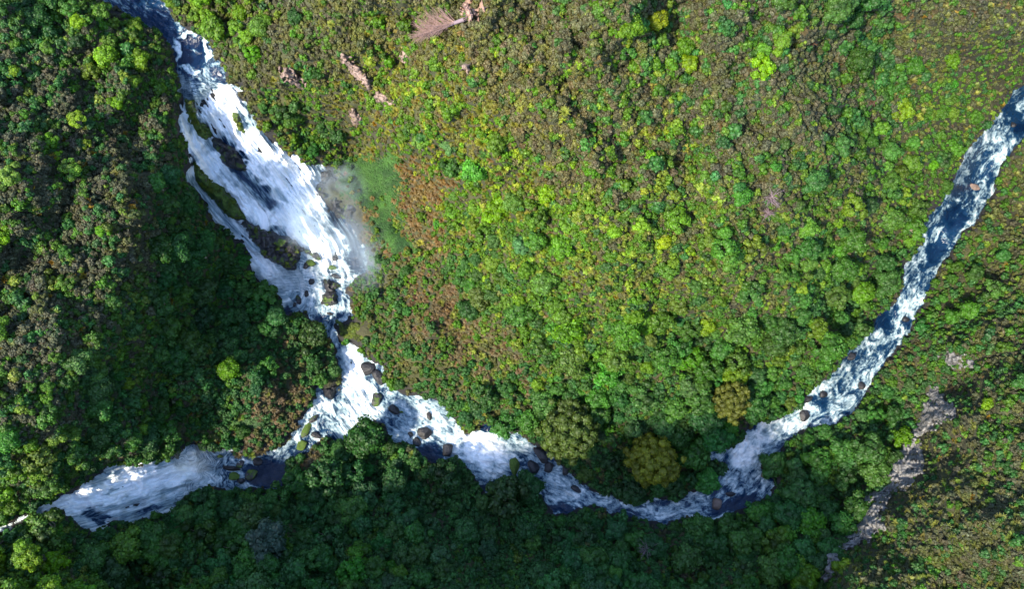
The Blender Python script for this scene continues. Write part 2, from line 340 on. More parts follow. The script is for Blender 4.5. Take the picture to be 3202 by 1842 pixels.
# ------------------------------------------------------------------ water
FOAM = [  # x, y, rx, ry, rot, density   (later ones win)
 (430,30,150,80,35,.34),(470,70,60,30,40,.22),(600,160,80,100,0,.02),(555,160,11,60,-8,.95),(563,260,11,50,0,.75),(645,150,11,60,-8,.9),(605,218,50,11,8,.85),(580,104,30,8,-20,.85),(600,150,30,8,30,.5),(690,235,40,40,0,.15),(640,250,22,46,0,.62),(575,300,30,20,0,.42),
 (700,300,70,45,0,1.0),(690,360,70,60,40,1.15),(573,380,20,80,5,.80),(600,450,50,50,30,.98),
 (790,500,110,80,45,1.05),(900,560,120,80,45,1.02),(650,520,45,55,50,1.15),(720,620,40,80,-40,1.12),(860,700,110,55,40,1.1),(930,640,80,60,0,1.15),
 (805,590,115,38,47,.36),(750,525,50,20,45,.28),(830,530,40,16,45,.72),(880,610,36,12,45,.58),(740,470,60,14,45,.2),
 (880,735,60,22,35,.35),(1080,720,80,60,40,.38),(1105,800,60,50,60,.12),(1060,745,12,60,-35,.66),(1130,760,8,36,-10,.7),(1010,545,50,35,20,.62),(1055,560,40,40,0,.3),
 (980,740,70,40,60,1.15),(950,800,50,40,0,.62),(1040,820,60,90,0,.82),(960,900,110,70,0,.78),(1040,860,30,30,0,.62),(840,850,110,40,40,.88),(700,720,90,22,40,.74),(610,590,50,12,50,.6),
 (900,985,25,25,0,.15),(1020,990,60,24,0,.5),(1040,1030,14,35,-10,.6),(1000,1005,14,20,30,.1),
 (1100,1110,60,60,45,.86),(1110,1180,50,70,0,.95),(1175,1170,32,45,20,.42),(1190,1210,30,20,0,.5),(1130,1280,120,60,0,.82),(1010,1270,50,40,-40,.85),(1015,1310,40,40,-40,.55),(1090,1340,50,30,0,.66),(1240,1270,40,30,30,.55),(1330,1310,90,60,20,.74),(1300,1280,80,22,10,.8),(1260,1350,60,30,0,.72),(1340,1430,45,50,30,.02),(1360,1390,25,30,0,.3),(940,1400,60,40,-30,.42),(930,1360,24,50,35,.75),
 (1500,1400,110,70,25,1.05),(1520,1335,40,18,0,.08),(1440,1400,30,50,0,.85),(1660,1400,60,30,40,.68),(1650,1480,60,30,40,.5),(1540,1520,60,20,-10,.1),(1540,1480,50,30,-30,.85),(1760,1520,90,40,35,.76),(1740,1590,60,20,10,.15),(1880,1570,90,28,12,.66),(1970,1600,60,26,0,.35),(2110,1600,70,40,-10,.72),(2060,1575,60,14,0,.4),(2200,1580,60,40,0,.62),(2310,1575,90,30,-15,.08),(2230,1530,50,24,0,.35),
 (2320,1420,70,60,-50,.95),(2290,1490,40,40,0,.68),(2230,1420,40,30,0,.6),(2400,1480,25,60,20,.12),(2395,1515,20,24,0,.8),(2400,1350,70,40,-35,.85),(2360,1340,20,16,0,.2),(2500,1310,70,36,-30,.78),(2560,1250,40,26,-30,.22),(2640,1200,50,14,-50,.35),(2590,1300,60,12,-40,.4),(2620,1270,60,50,-40,.62),(2680,1180,80,40,-45,.56),(2670,1120,30,30,-45,.45),(2600,1190,50,40,-40,.6),
 (2760,1070,40,60,35,.55),(2760,1000,50,40,-45,.16),(2830,960,34,34,0,.82),(2840,1010,20,20,0,.2),(2900,860,60,36,-60,.40),(2860,890,30,60,30,.55),(2930,790,50,40,-60,.22),(2920,740,30,30,0,.55),(2990,730,24,50,20,.5),(2990,670,70,45,-50,.1),(3030,640,40,40,0,.45),(3050,560,60,40,-60,.42),(3100,560,16,40,10,.3),(2990,590,30,20,0,.15),(3070,500,60,50,-50,.52),(3110,430,50,45,-50,.68),(3170,350,50,50,-50,.4),(3190,400,30,30,0,.15),(3200,290,30,30,0,.4),
 (180,1575,60,24,-20,.85),(280,1560,120,45,-15,.95),(400,1520,120,50,-18,.98),(540,1490,100,40,-15,.95),(300,1620,60,18,15,.30),(270,1640,16,20,50,.66),(330,1640,80,8,-18,.72),(480,1590,90,14,-20,.5),(450,1560,100,14,-20,.7),(350,1530,40,10,-12,.6),(640,1430,70,30,10,.62),(640,1490,60,26,-5,.78),(750,1450,60,18,-10,.5),(760,1520,60,12,-5,.72),(770,1440,40,8,-20,.72),(850,1480,60,50,0,-.2),(800,1480,50,30,0,-.1),(720,1480,30,20,0,.45),(60,1635,60,20,-20,.55)]
wx = np.arange(-210, 3480, 2.5); wy = np.arange(-160, 1760, 2.5)
WX, WY = np.meshgrid(wx, wy)
WD = np.full(WX.shape, 200.0)
m0 = np.zeros(WX.shape, bool)
cen = np.array(FLOW_A+FLOW_B+FLOW_D)
dA, sA, tA = seg_dist(WX, WY, FLOW_A); dB, sB, tB = seg_dist(WX, WY, FLOW_B); dC, sC, tC = seg_dist(WX, WY, FLOW_C); dD, sD, tD = seg_dist(WX, WY, FLOW_D)
near = np.minimum(np.minimum(dA, dB), np.minimum(dC, dD)) < 260
WD[near] = np.minimum(sdf(WX[near], WY[near], MAIN), sdf(WX[near], WY[near], SIDE))
keepv = WD < 20
kf = keepv[:-1, :-1] & keepv[1:, :-1] & keepv[:-1, 1:] & keepv[1:, 1:]
px_, py_ = WX[keepv], WY[keepv]
zb = np.zeros(WX.shape); zb[keepv] = base(px_, py_)
foam = np.full(WX.shape, 0.62); wsum = np.zeros(WX.shape)
jx = WX+fbm(WX/28, WY/28, 3, 51)*26; jy = WY+fbm(WX/28, WY/28, 3, 61)*26
for (x, y, a, b, r_, dn) in FOAM:
    c_, s_ = math.cos(R(r_)), math.sin(R(r_))
    u_ = ((jx-x)*c_+(jy-y)*s_)/a; v_ = (-(jx-x)*s_+(jy-y)*c_)/b
    g = 1-ss(0.45, 1.15, np.hypot(u_, v_)); foam = foam*(1-g)+dn*g
# flow coordinates (metres)
useB = (WX < 960) & (WY > 1330); useC = (~useB) & (dC < dA*0.8); useD = (~useB) & (dD < np.minimum(dA, dC)) & (WY > 480)
sf = np.where(useB, sB, np.where(useD, sD+5000, np.where(useC, sC+9000, sA)))/12.5
tf = np.where(useB, tB+700, np.where(useD, tD+300, np.where(useC, tC-300, tA)))/12.5
calm = ss(1000, 1200, WY)
steep = np.where(useB, 1-ss(560, 720, WX+fbm(WX/40, WY/40, 2, 12)*60), ss(230, 330, WY)*(WX < 1300)*(1-ss(780, 920, WY)))
foam = foam - 0.07*ss(2500, 2900, WX)
foam = foam + steep*np.where(foam > 0.5, 0.16, 0.04)
turb = np.clip(foam, 0, 1)
h1 = fbm(sf*0.35, tf*0.9, 4, 71); h2 = fbm(sf*0.9, tf*1.6, 3, 81)
ridge = 0.5-np.abs(fbm(WX/16+h1, WY/16, 3, 91))
zw = zb - 0.25 + turb*(h1*1.3+h2*0.6) + turb*(1-steep)*(ridge-0.3)*1.4 + (1-turb)*fbm(WX/22, WY/22, 3, 33)*0.15
zw = zw + steep*turb*(fbm(sf*0.10, tf*0.8, 3, 66)*1.8+fbm(sf*0.16, tf*2.4, 3, 67)*0.7)+steep*fbm(sf*0.35+tf*0.1, tf*0.12, 2, 69)*1.6
# tuck the rim of the sheet under the banks
zw = zw - ss(6, 20, WD)*1.0
v3 = P(WX, WY, zw).reshape(-1, 3); fw = grid_faces(len(wx), len(wy), kf)
strv = np.stack([0.20+0.42*(1-steep)+0*sf, 1.0+0.7*steep, 1.0+0*sf], -1).reshape(-1, 3)
flv = np.stack([sf, tf, zw*0.15], -1).reshape(-1, 3)
fo = foam.reshape(-1); cxx = WX.reshape(-1); cyy = WY.reshape(-1)
fcx, fcy = cxx[fw[:, 0]], cyy[fw[:, 0]]
isfall = ((fcx < 640) & (fcy > 1330) & (fcx > 150)) | ((fcy > 262) & (fcy < 800) & (fcx < 1200))
for nm, msk, lab in (('waterfall', isfall, 'white tumbling water of the two waterfalls'), ('river', ~isfall, 'dark blue river streaked with white rapids')):
    vv, ff, a1, a2, a3 = compact(v3, fw[msk], strv, flv, fo)
    me = mesh_np(nm, vv, ff); fattr(me, 'stretch', a1, 'FLOAT_VECTOR'); fattr(me, 'flow', a2, 'FLOAT_VECTOR'); fattr(me, 'foam', a3)
    props(add(nm, me, M_WATER), kind='structure', label=lab)

# ------------------------------------------------------------------ rocks
def rock_patch(name, poly, hgt, mat, label, cat='rock', step=3.0, rough=1.0, edge=18.0, group=None, seed=0, dz=0.0):
    p = np.array(poly, float); x0, y0 = p.min(0)-6; x1, y1 = p.max(0)+6
    xs = np.arange(x0, x1, step); ys = np.arange(y0, y1, step); X, Y = np.meshgrid(xs, ys)
    d = sdf(X, Y, poly)+(fbm(X/12, Y/12, 3, seed)*9 if dz == 0 else fbm(X/16, Y/16, 4, seed)*24-5)
    z = (base(X, Y) if dz == 0 else ground_z(X, Y, np.full(X.shape, 200.0)))+dz + hgt*ss(0, edge, -d) + rough*ss(-4, 12, -d)*(fbm(X/14, Y/14, 4, seed+3)*2.2-0.2*np.abs(vn(X/30, Y/9, seed+5))*4) - 1.6*ss(-2, 4, d)
    keep = d < 5; kf_ = keep[:-1, :-1] & keep[1:, :-1] & keep[:-1, 1:] & keep[1:, 1:]
    top = P(X, Y, z).reshape(-1, 3); f_ = grid_faces(len(xs), len(ys), kf_)
    top, f_ = compact(top, f_); nb = len(top)
    # closed underside
    bot = top.copy(); bot[:, 2] = np.minimum(bot[:, 2]-1.5, top[:, 2].min()+0.0) if hgt < 0 else bot[:, 2]-2.0
    e = np.concatenate([f_[:, [0, 1]], f_[:, [1, 2]], f_[:, [2, 3]], f_[:, [3, 0]]]); key = {}
    for a, b in e.tolist():
        if (b, a) in key: del key[(b, a)]
        else: key[(a, b)] = 1
    side = np.array([[b, a, a+nb, b+nb] for a, b in key]).reshape(-1, 4)
    me = mesh_np(name, np.concatenate([top, bot]), np.concatenate([f_, f_[:, ::-1]+nb, side]))
    o = add(name, me, mat); c = np.array(me.vertices[0].co)
    return props(o, label, cat, group)
ISL = [
 ([(582,304),(607,316),(614,367),(645,392),(652,418),(633,437),(601,405),(582,354)], 2.5, M_MOSS, 'long mossy green rock between left channel and upper main waterfall'),
 ([(726,347),(744,355),(757,380),(764,406),(749,411),(731,398),(725,375)], 2.2, M_MOSS, 'small mossy green rock splitting the right side of the upper waterfall'),
 ([(651,438),(670,428),(695,438),(708,454),(733,463),(745,485),(771,520),(760,540),(740,539),(708,523),(680,498),(673,473),(667,457)], 1.8, M_WET, 'black wet rock rib in the middle of the main waterfall'),
 ([(606,507),(624,511),(645,539),(673,571),(702,590),(727,615),(752,653),(771,678),(768,691),(727,691),(705,675),(683,643),(660,616),(638,596),(623,577),(608,548)], 3.0, M_MOSS, 'long dark rock ridge with green moss left of the main waterfall'),
 ([(752,703),(771,684),(819,710),(866,732),(923,747),(939,766),(939,795),(929,827),(926,852),(891,839),(853,820),(819,804),(803,773),(777,741),(771,716)], 3.0, M_WET, 'broad black rock shelf at the lower left foot of the main waterfall'),
 ([(989,602),(1018,589),(1068,585),(1097,592),(1100,621),(1122,640),(1140,684),(1148,710),(1132,720),(1084,697),(1068,676),(1040,662),(1015,630),(993,615)], 2.4, M_WET, 'black rock ledge between waterfall foot and green grass clearing'),
 ([(1011,872),(1030,872),(1061,896),(1050,906),(1058,930),(1056,950),(1035,958),(1004,950),(1009,924),(1019,909),(1017,888)], 2.2, M_WET, 'cluster of black rocks in white water below the main waterfall'),
 ([(1050,1000),(1080,1012),(1110,1000),(1150,1010),(1150,1060),(1120,1075),(1095,1062),(1062,1062)], 1.6, M_MOSS, 'dark mossy rocks beside the narrow chute above the confluence'),
 ([(1000,1215),(1035,1195),(1060,1205),(1048,1230),(1042,1252),(1015,1240)], 1.6, M_DARK, 'purple grey rock on the left bank at the confluence'),
 ([(1002,540),(1030,528),(1066,560),(1070,590),(1030,592),(1006,580)], 1.0, M_DARK, 'grey boulders veiled in spray right of the main waterfall'),
]
for i, (pl, h, mt, lab) in enumerate(ISL):
    rock_patch('rock_outcrop', pl, h, mt, lab, seed=100+i*7, edge=14)
CLIFF = [([(x*K, y*K) for x, y in pl], h, mt, lab) for pl, h, mt, lab in [
 ([(2300,960),(2318,958),(2335,985),(2360,1002),(2352,1025),(2325,1040),(2300,1058),(2255,1084),(2240,1078),(2270,1050),(2290,1020)], 1.2, M_GREYROCK, 'upper section of the pale grey cliff on the right bank'),
 ([(2240,1088),(2262,1080),(2272,1100),(2282,1135),(2278,1175),(2250,1200),(2205,1212),(2165,1238),(2120,1262),(2128,1240),(2165,1212),(2195,1190),(2205,1150),(2222,1115)], 1.3, M_GREYROCK, 'tallest section of the pale grey cliff above the right bank trees'),
 ([(2150,1250),(2200,1222),(2190,1252),(2172,1275),(2185,1300),(2150,1326),(2118,1350),(2070,1362),(2075,1345),(2120,1322),(2125,1290),(2108,1262)], 1.2, M_GREYROCK, 'middle section of the grey cliff with dark bands'),
 ([(2030,1372),(2068,1362),(2075,1380),(2055,1412),(2038,1440),(2028,1410)], 1.2, M_GREYROCK, 'small lowest patch of grey cliff near the bottom edge'),
 ([(2318,880),(2350,872),(2380,884),(2410,900),(2390,908),(2350,896)], 0.5, M_GREYROCK, 'broken pale rock slab among shrubs above the grey cliff'),
 ([(693,165),(715,168),(738,180),(750,208),(735,210),(712,195),(698,185)], 1.6, M_PINK, 'pink rock face right of the main waterfall in scrub'),
 ([(845,132),(858,140),(885,172),(905,190),(918,215),(912,232),(895,205),(872,180),(852,160)], 1.4, M_PINK, 'long thin pink rock ledge above the green clearing'),
 ([(930,222),(950,235),(975,262),(965,266),(945,256),(925,240)], 1.2, M_PINK, 'short pink rock ledge below the long thin ledge'),
 ([(868,272),(886,282),(890,302),(878,306),(866,292)], 1.0, M_PINK, 'tiny grey pink rock patch left of the short ledge'),
 ([(1140,162),(1158,160),(1168,174),(1155,182),(1142,176)], 0.8, M_PINK, 'bare pink rock spot below the fallen tree'),
 ([(986,126),(1000,122),(1008,134),(998,146),(988,140)], 0.8, M_PINK, 'small round pink rock left and below of the fallen tree'),
 ([(1145,0),(1180,-20),(1200,20),(1180,50),(1150,40),(1138,20)], 0.4, M_SOIL, 'bare orange soil hollow behind the fallen tree roots'),
]]
for i, (pl, h, mt, lab) in enumerate(CLIFF):
    rock_patch('cliff', pl, h, mt, lab, cat='cliff', seed=200+i*9, edge=12, dz=0.5, rough=1.2)

def ico(sub):
    import bmesh
    bm = bmesh.new(); bmesh.ops.create_icosphere(bm, subdivisions=sub, radius=1)
    v = np.array([x.co[:] for x in bm.verts]); f = np.array([[q.index for q in t.verts] for t in bm.faces]); bm.free(); return v, f
IC4, IC2 = ico(4), ico(2)
def boulder_mesh(seed, mat):
    v = IC4[0].copy(); r = np.random.default_rng(seed)
    for _ in range(9):
        nn = r.normal(size=3); nn /= np.linalg.norm(nn); d = 0.62+0.25*r.random(); k = v@nn
        v = v-np.maximum(k-d, 0)[:, None]*nn*0.92
    v = v*(1+0.10*fbm(v[:, 0]*2.2+seed, v[:, 1]*2.2+v[:, 2]*1.7, 4, seed)[:, None])
    me = mesh_np('boulder', v, IC4[1]); me.materials.append(mat); return me
BM = {m_.name: [boulder_mesh(300+i*3, m_) for i in range(4)] for m_ in (M_WET, M_DARK, M_BROWN, M_MOSS)}
BOULD = [  # x y rx ry rot mat where
 (983,799,20,10,35,M_WET,'elongated black boulder in the foam at the waterfall foot'),(972,823,17,9,35,M_WET,'black boulder just below the elongated one at the waterfall foot'),(962,786,10,7,20,M_WET,'small black rock beside the broad shelf below the waterfall'),(1048,808,9,8,0,M_WET,'small grey rock in white water right of the waterfall foot'),(1039,838,11,7,0,M_MOSS,'small green topped rock below the waterfall foot'),(957,832,9,9,0,M_DARK,'dark wet rock against the shelf below the waterfall'),(975,880,8,10,20,M_DARK,'slim dark rock in the middle of the foam below the waterfall'),(959,919,7,9,0,M_DARK,'purple grey rock in the foam left of the black cluster'),(934,940,7,15,-15,M_WET,'tall black rock near the shaded left bank below the waterfall'),(922,953,6,6,0,M_WET,'tiny round black rock near the shaded left bank'),(1032,981,9,4,10,M_DARK,'flat dark rock just above the narrow chute'),
 (944,780,8,7,0,M_DARK,'dark rock at the tip of the broad black shelf'),(1050,865,14,6,20,M_DARK,'half drowned grey rock right of the black cluster'),(1022,662,12,10,0,M_DARK,'round grey boulder on the spray soaked ledge'),(1005,606,14,12,0,M_DARK,'round grey brown boulder at the right edge of the waterfall'),
 (1151,1150,21,18,-30,M_DARK,'large dark boulder on the right bank below the chute'),(1180,1178,24,14,60,M_BROWN and M_DARK,'sloping grey slab below the large dark boulder'),(1178,1250,17,18,0,M_WET,'square black boulder in mid stream at the confluence'),(1328,1351,19,18,0,M_DARK,'large round black boulder right of the dark green headland'),(1283,1360,8,8,0,M_DARK,'small black rock left of the large round boulder'),(1302,1385,11,14,0,M_DARK,'dark rock between large round boulder and headland trees'),(1400,1407,18,15,-10,M_DARK,'dark boulder with white water curling round its left side'),(1342,1299,7,13,-15,M_DARK,'narrow grey boulder near the right bank above the big rapid'),(1232,1281,18,10,35,M_DARK,'wet purple rocks awash in mid river'),(1256,1288,6,4,0,M_WET,'tiny black rock near the purple rocks in mid river'),(1060,1218,5,4,0,M_WET,'tiny black rock beside the confluence bank'),
 (980,1309,16,8,-40,M_WET,'black rock at the upper end of the small mossy islet'),(958,1344,10,22,25,M_MOSS,'green mossy islet in the left arm of the rapids'),(987,1362,14,8,20,M_DARK,'grey rocks below the small mossy islet'),(944,1393,17,13,0,M_MOSS,'olive bush covered rock at the pool outlet'),(1176,1325,20,7,0,M_WET,'black rock at the tip of the dark green headland'),
 (1691,1421,14,25,-35,M_DARK,'largest of four dark boulders in the bottom rapid'),(1669,1463,13,20,-30,M_DARK,'lower left one of four dark boulders in the bottom rapid'),(1716,1462,15,13,0,M_DARK,'right one of four dark boulders in the bottom rapid'),(1609,1452,13,26,0,M_MOSS,'mossy green topped boulder left of the four dark boulders'),(1767,1472,9,12,0,M_DARK,'faint dark boulder close to the golden tree bank'),(1800,1530,14,8,30,M_DARK,'submerged grey rock in the bottom bend rapid'),
 (2241,1576,15,14,0,M_BROWN,'pale brown boulder at the bottom bend of the river'),(2285,1544,13,7,0,M_DARK,'dark brown rock above the pale brown boulder'),(2392,1487,14,7,15,M_BROWN,'tan rock beside the small side cascade'),
 (2573,1234,11,11,0,M_DARK,'dark brown rock in the right rapids'),(2519,1250,22,8,-10,M_BROWN and M_DARK,'long reddish rock along the left edge of right rapids'),(2516,1297,14,18,20,M_DARK,'black boulder at the left edge of right rapids'),(2693,1206,10,10,0,M_DARK,'dark wet rock near the right edge of right rapids'),(2832,1000,10,8,0,M_DARK,'dark rock at the end of the small right drop'),(2660,1115,16,10,0,M_DARK,'half covered dark rock at the top of right rapids'),(3048,585,15,10,25,M_BROWN,'pale tan boulder in the upper right rapids'),(3168,390,8,8,0,M_DARK,'small dark rock near the right picture edge'),
 (731,1491,14,12,0,M_MOSS,'green mossy rock at the foot of the lower left waterfall'),(785,1485,20,14,0,M_WET,'black rock beside the dark pool'),(721,1463,26,7,10,M_DARK,'long reddish black rock below the lower left waterfall'),(805,1444,14,10,0,M_DARK,'dark rock at the upper edge of the dark pool'),(688,1428,8,5,0,M_WET,'small black rock in the foam of the lower left waterfall'),(751,1452,13,10,0,M_WET,'black rock between the foam streams above the dark pool'),(755,1503,10,8,0,M_WET,'small black rock below the mossy one by the pool'),(745,1408,22,10,0,M_DARK,'brown bank rocks above the dark pool'),(795,1397,18,10,0,M_MOSS,'olive mossy rock on the bank above the dark pool'),
]
for i, (x, y, a, b, r_, mt, lab) in enumerate(BOULD):
    z = float(base(x, y)); p = P(x, y, z)
    o = bpy.data.objects.new('boulder', BM[mt.name][i % 4]); S.collection.objects.link(o)
    k = 0.080*(CAM_H-z)/CAM_H*1.0
    o.scale = (a*k*1.22, b*k*1.22, max(0.55*min(a, b), 0.35*max(a, b))*k*1.2); o.location = (p[0], p[1], z+0.1); o.rotation_euler = (0, 0, -R(r_))
    props(o, lab, 'boulder', 'boulders in the river')

# ------------------------------------------------------------------ plant prototypes
def leaves(cent, nrm, size, seed, tone=0.28, aspect=1.0):
    r = np.random.default_rng(seed); n_ = len(cent)
    t = r.normal(size=(n_, 3)); t -= (t*nrm).sum(1)[:, None]*nrm; t /= np.linalg.norm(t, axis=1)[:, None]
    b = np.cross(nrm, t); s = size*(0.7+0.6*r.random(n_))[:, None]
    v = np.stack([cent-t*s*aspect, cent-b*s*0.75, cent+t*s*aspect, cent+b*s*0.75], 1).reshape(-1, 3)
    f = np.arange(n_*4).reshape(-1, 4)
    tc = (1+tone*(r.random(n_)-0.5)*2)[:, None]*np.stack([1+0.25*(r.random(n_)-0.5), np.ones(n_), 1+0.2*(r.random(n_)-0.5)], -1)
    return v, f, np.repeat(tc, 4, 0)
def unit(a): return a/np.linalg.norm(a, axis=1)[:, None]
def crown(seed, lobes, lobe_r, per, leaf, flat=0.8, spread=0.62, sub=0.0, mat=None, name='crown', ncore=2, irr=0.15):
    r = np.random.default_rng(seed); VV, FF, TT = [], [], []; off = 0
    cs_ = []
    for i in range(lobes):
        ph = i*2.399+r.random()*0.7; zz = 1-(i+0.5)/lobes*1.15
        rr_ = math.sqrt(max(0, 1-zz*zz)); k = spread*(1+irr*r.normal())
        cs_.append((np.array([math.cos(ph)*rr_*k, math.sin(ph)*rr_*k, zz*k*flat]), lobe_r*(0.75+0.5*r.random())))
    for c, lr in cs_:
        tone = 1+0.16*r.normal()
        d = unit(r.normal(size=(per, 3))); out = (d*unit(c[None]+1e-6)).sum(1)
        d = d[(out > -0.35) & (d[:, 2] > -0.75)]
        bump = 1+0.16*fbm(d[:, 0]*3+seed, d[:, 1]*3+d[:, 2]*2.3+7, 2, seed)*2
        p = c+d*(lr*bump*(0.84+0.22*r.random(len(d))))[:, None]
        nn = unit(d*0.9+r.normal(size=d.shape)*0.38+np.array([0, 0, 0.25]))
        v, f, t = leaves(p, nn, leaf, seed+len(VV)); VV.append(v); FF.append(f+off); TT.append(t*tone); off += len(v)
        # opaque heart of the lobe, tinted darker than its leaves
        cv, cf = IC2; q = cv*(1+0.25*vn(cv[:, 0]*4+c[0]*9, cv[:, 1]*4+cv[:, 2]*3, seed)[:, None])*lr*0.80+c
        cf4 = np.stack([cf[:, 0], cf[:, 1], cf[:, 2], cf[:, 2]], 1)
        VV.append(q); FF.append(cf4+off); TT.append(np.full((len(q), 3), 0.75*tone)); off += len(q)
    v = np.concatenate(VV); t = np.concatenate(TT)
    lo = v[:, 2].min(); v = v-np.array([0, 0, 0])
    f4 = np.concatenate(FF)
    me = bpy.data.meshes.new(name)
    quad = f4[f4[:, 2] != f4[:, 3]]; tri = f4[f4[:, 2] == f4[:, 3]][:, :3]
    me.vertices.add(len(v)); me.vertices.foreach_set('co', v.astype(np.float32).ravel())
    li = np.concatenate([quad.ravel(), tri.ravel()]).astype(np.int32)
    me.loops.add(len(li)); me.loops.foreach_set('vertex_index', li)
    me.polygons.add(len(quad)+len(tri))
    me.polygons.foreach_set('loop_start', np.concatenate([np.arange(len(quad))*4, len(quad)*4+np.arange(len(tri))*3]).astype(np.int32))
    me.update(calc_edges=True)
    fattr(me, 'tint', np.clip(t, 0.3, 1.8), 'FLOAT_COLOR')
    if mat: me.materials.append(mat)
    return me
def tuft(seed, blades, ln, wd, mat, name='tuft', up=0.6, droop=0.5):
    r = np.random.default_rng(seed); VV, FF, TT = [], [], []
    for i in range(blades):
        a = r.random()*6.283; el = up+0.75*r.random(); L = ln*(0.6+0.5*r.random()); w_ = wd*(0.7+0.6*r.random())
        dr = np.array([math.cos(a)*math.cos(el), math.sin(a)*math.cos(el), math.sin(el)]); sdv = np.array([-math.sin(a), math.cos(a), 0])
        b0 = np.array([math.cos(a), math.sin(a), 0])*0.12*r.random()
        pts = [b0+dr*L*t-np.array([0, 0, 1])*droop*L*t*t*0.8 for t in (0, 0.4, 0.75, 1)]
        o = len(VV)
        for p_, ww in zip(pts, (0.6, 1, 0.8, 0.1)): VV += [p_-sdv*w_*ww, p_+sdv*w_*ww]
        FF += [[o+2*j, o+2*j+1, o+2*j+3, o+2*j+2] for j in range(3)]
        TT += [[0.8+0.5*r.random()]*3]*8
    me = mesh_np(name, np.array(VV), np.array(FF), False); fattr(me, 'tint', np.array(TT), 'FLOAT_COLOR')
    me.materials.append(mat); return me
def tube_path(V_, F_, pts, rad, k=6):
    o = len(V_); pts = [Vector(p) for p in pts]
    for i, p in enumerate(pts):
        d = (pts[min(i+1, len(pts)-1)]-pts[max(i-1, 0)]).normalized()
        a = d.cross(Vector((0.3, 0.1, 1))).normalized(); b = d.cross(a)
        for j in range(k):
            t = 6.2832*j/k; V_.append(tuple(p+(a*math.cos(t)+b*math.sin(t))*rad[i]))
    for i in range(len(pts)-1):
        for j in range(k):
            F_.append([o+i*k+j, o+i*k+(j+1) % k, o+(i+1)*k+(j+1) % k, o+(i+1)*k+j])
def trunk_mesh(seed):
    r = random.Random(seed); V_, F_ = [], []
    tube_path(V_, F_, [(0, 0, -1.4), (0.03, 0.02, -0.8), (0.02, 0, -0.3), (0.0, 0.03, 0.2)], [0.10, 0.07, 0.055, 0.03])
    for i in range(5):
        a = i*1.2566+r.random(); z = -0.7+0.2*r.random()
        tube_path(V_, F_, [(0.02, 0.01, z), (math.cos(a)*0.3, math.sin(a)*0.3, z+0.3), (math.cos(a)*0.55, math.sin(a)*0.55, z+0.75)], [0.045, 0.03, 0.012], 5)
    me = mesh_np('trunk', np.array(V_), np.array(F_)); me.materials.append(M_BARK); return me
TRUNKS = [trunk_mesh(i) for i in range(3)]
def both(fn):   # the same shape with the single-plant foliage and with the mass foliage
    a = fn(); b = a.copy(); b.materials.clear(); b.materials.append(M_LEAFI); return a, b
TREES = [both(lambda s=s: crown(500+s*13, 15+s % 3*3, 0.36, 170, 0.070, 0.78, 0.62, mat=M_LEAF, irr=0.24)) for s in range(7)]
LOOSE = [both(lambda s=s: crown(900+s*17, 11, 0.33, 150, 0.075, 0.75, 0.68, mat=M_LEAF, irr=0.28)) for s in range(4)]
SHRUB = [both(lambda s=s: crown(1300+s*11, 6+s % 3, 0.44, 34, 0.15, 0.85, 0.52, mat=M_LEAF, name='shrub', irr=0.25)) for s in range(8)]
TUFT = [both(lambda s=s: tuft(1700+s, 120, 1.1, 0.040, M_LEAF, 'flax_bush', up=0.55, droop=0.35)) for s in range(3)]
FERN = [both(lambda s=s: tuft(1800+s, 46, 1.0, 0.09, M_LEAF, 'fern', up=0.25, droop=0.6)) for s in range(3)]
BIG = [crown(2100+s*19, 110, 0.17, 110, 0.032, 0.72, 0.78, mat=M_LEAF, irr=0.20) for s in range(2)]

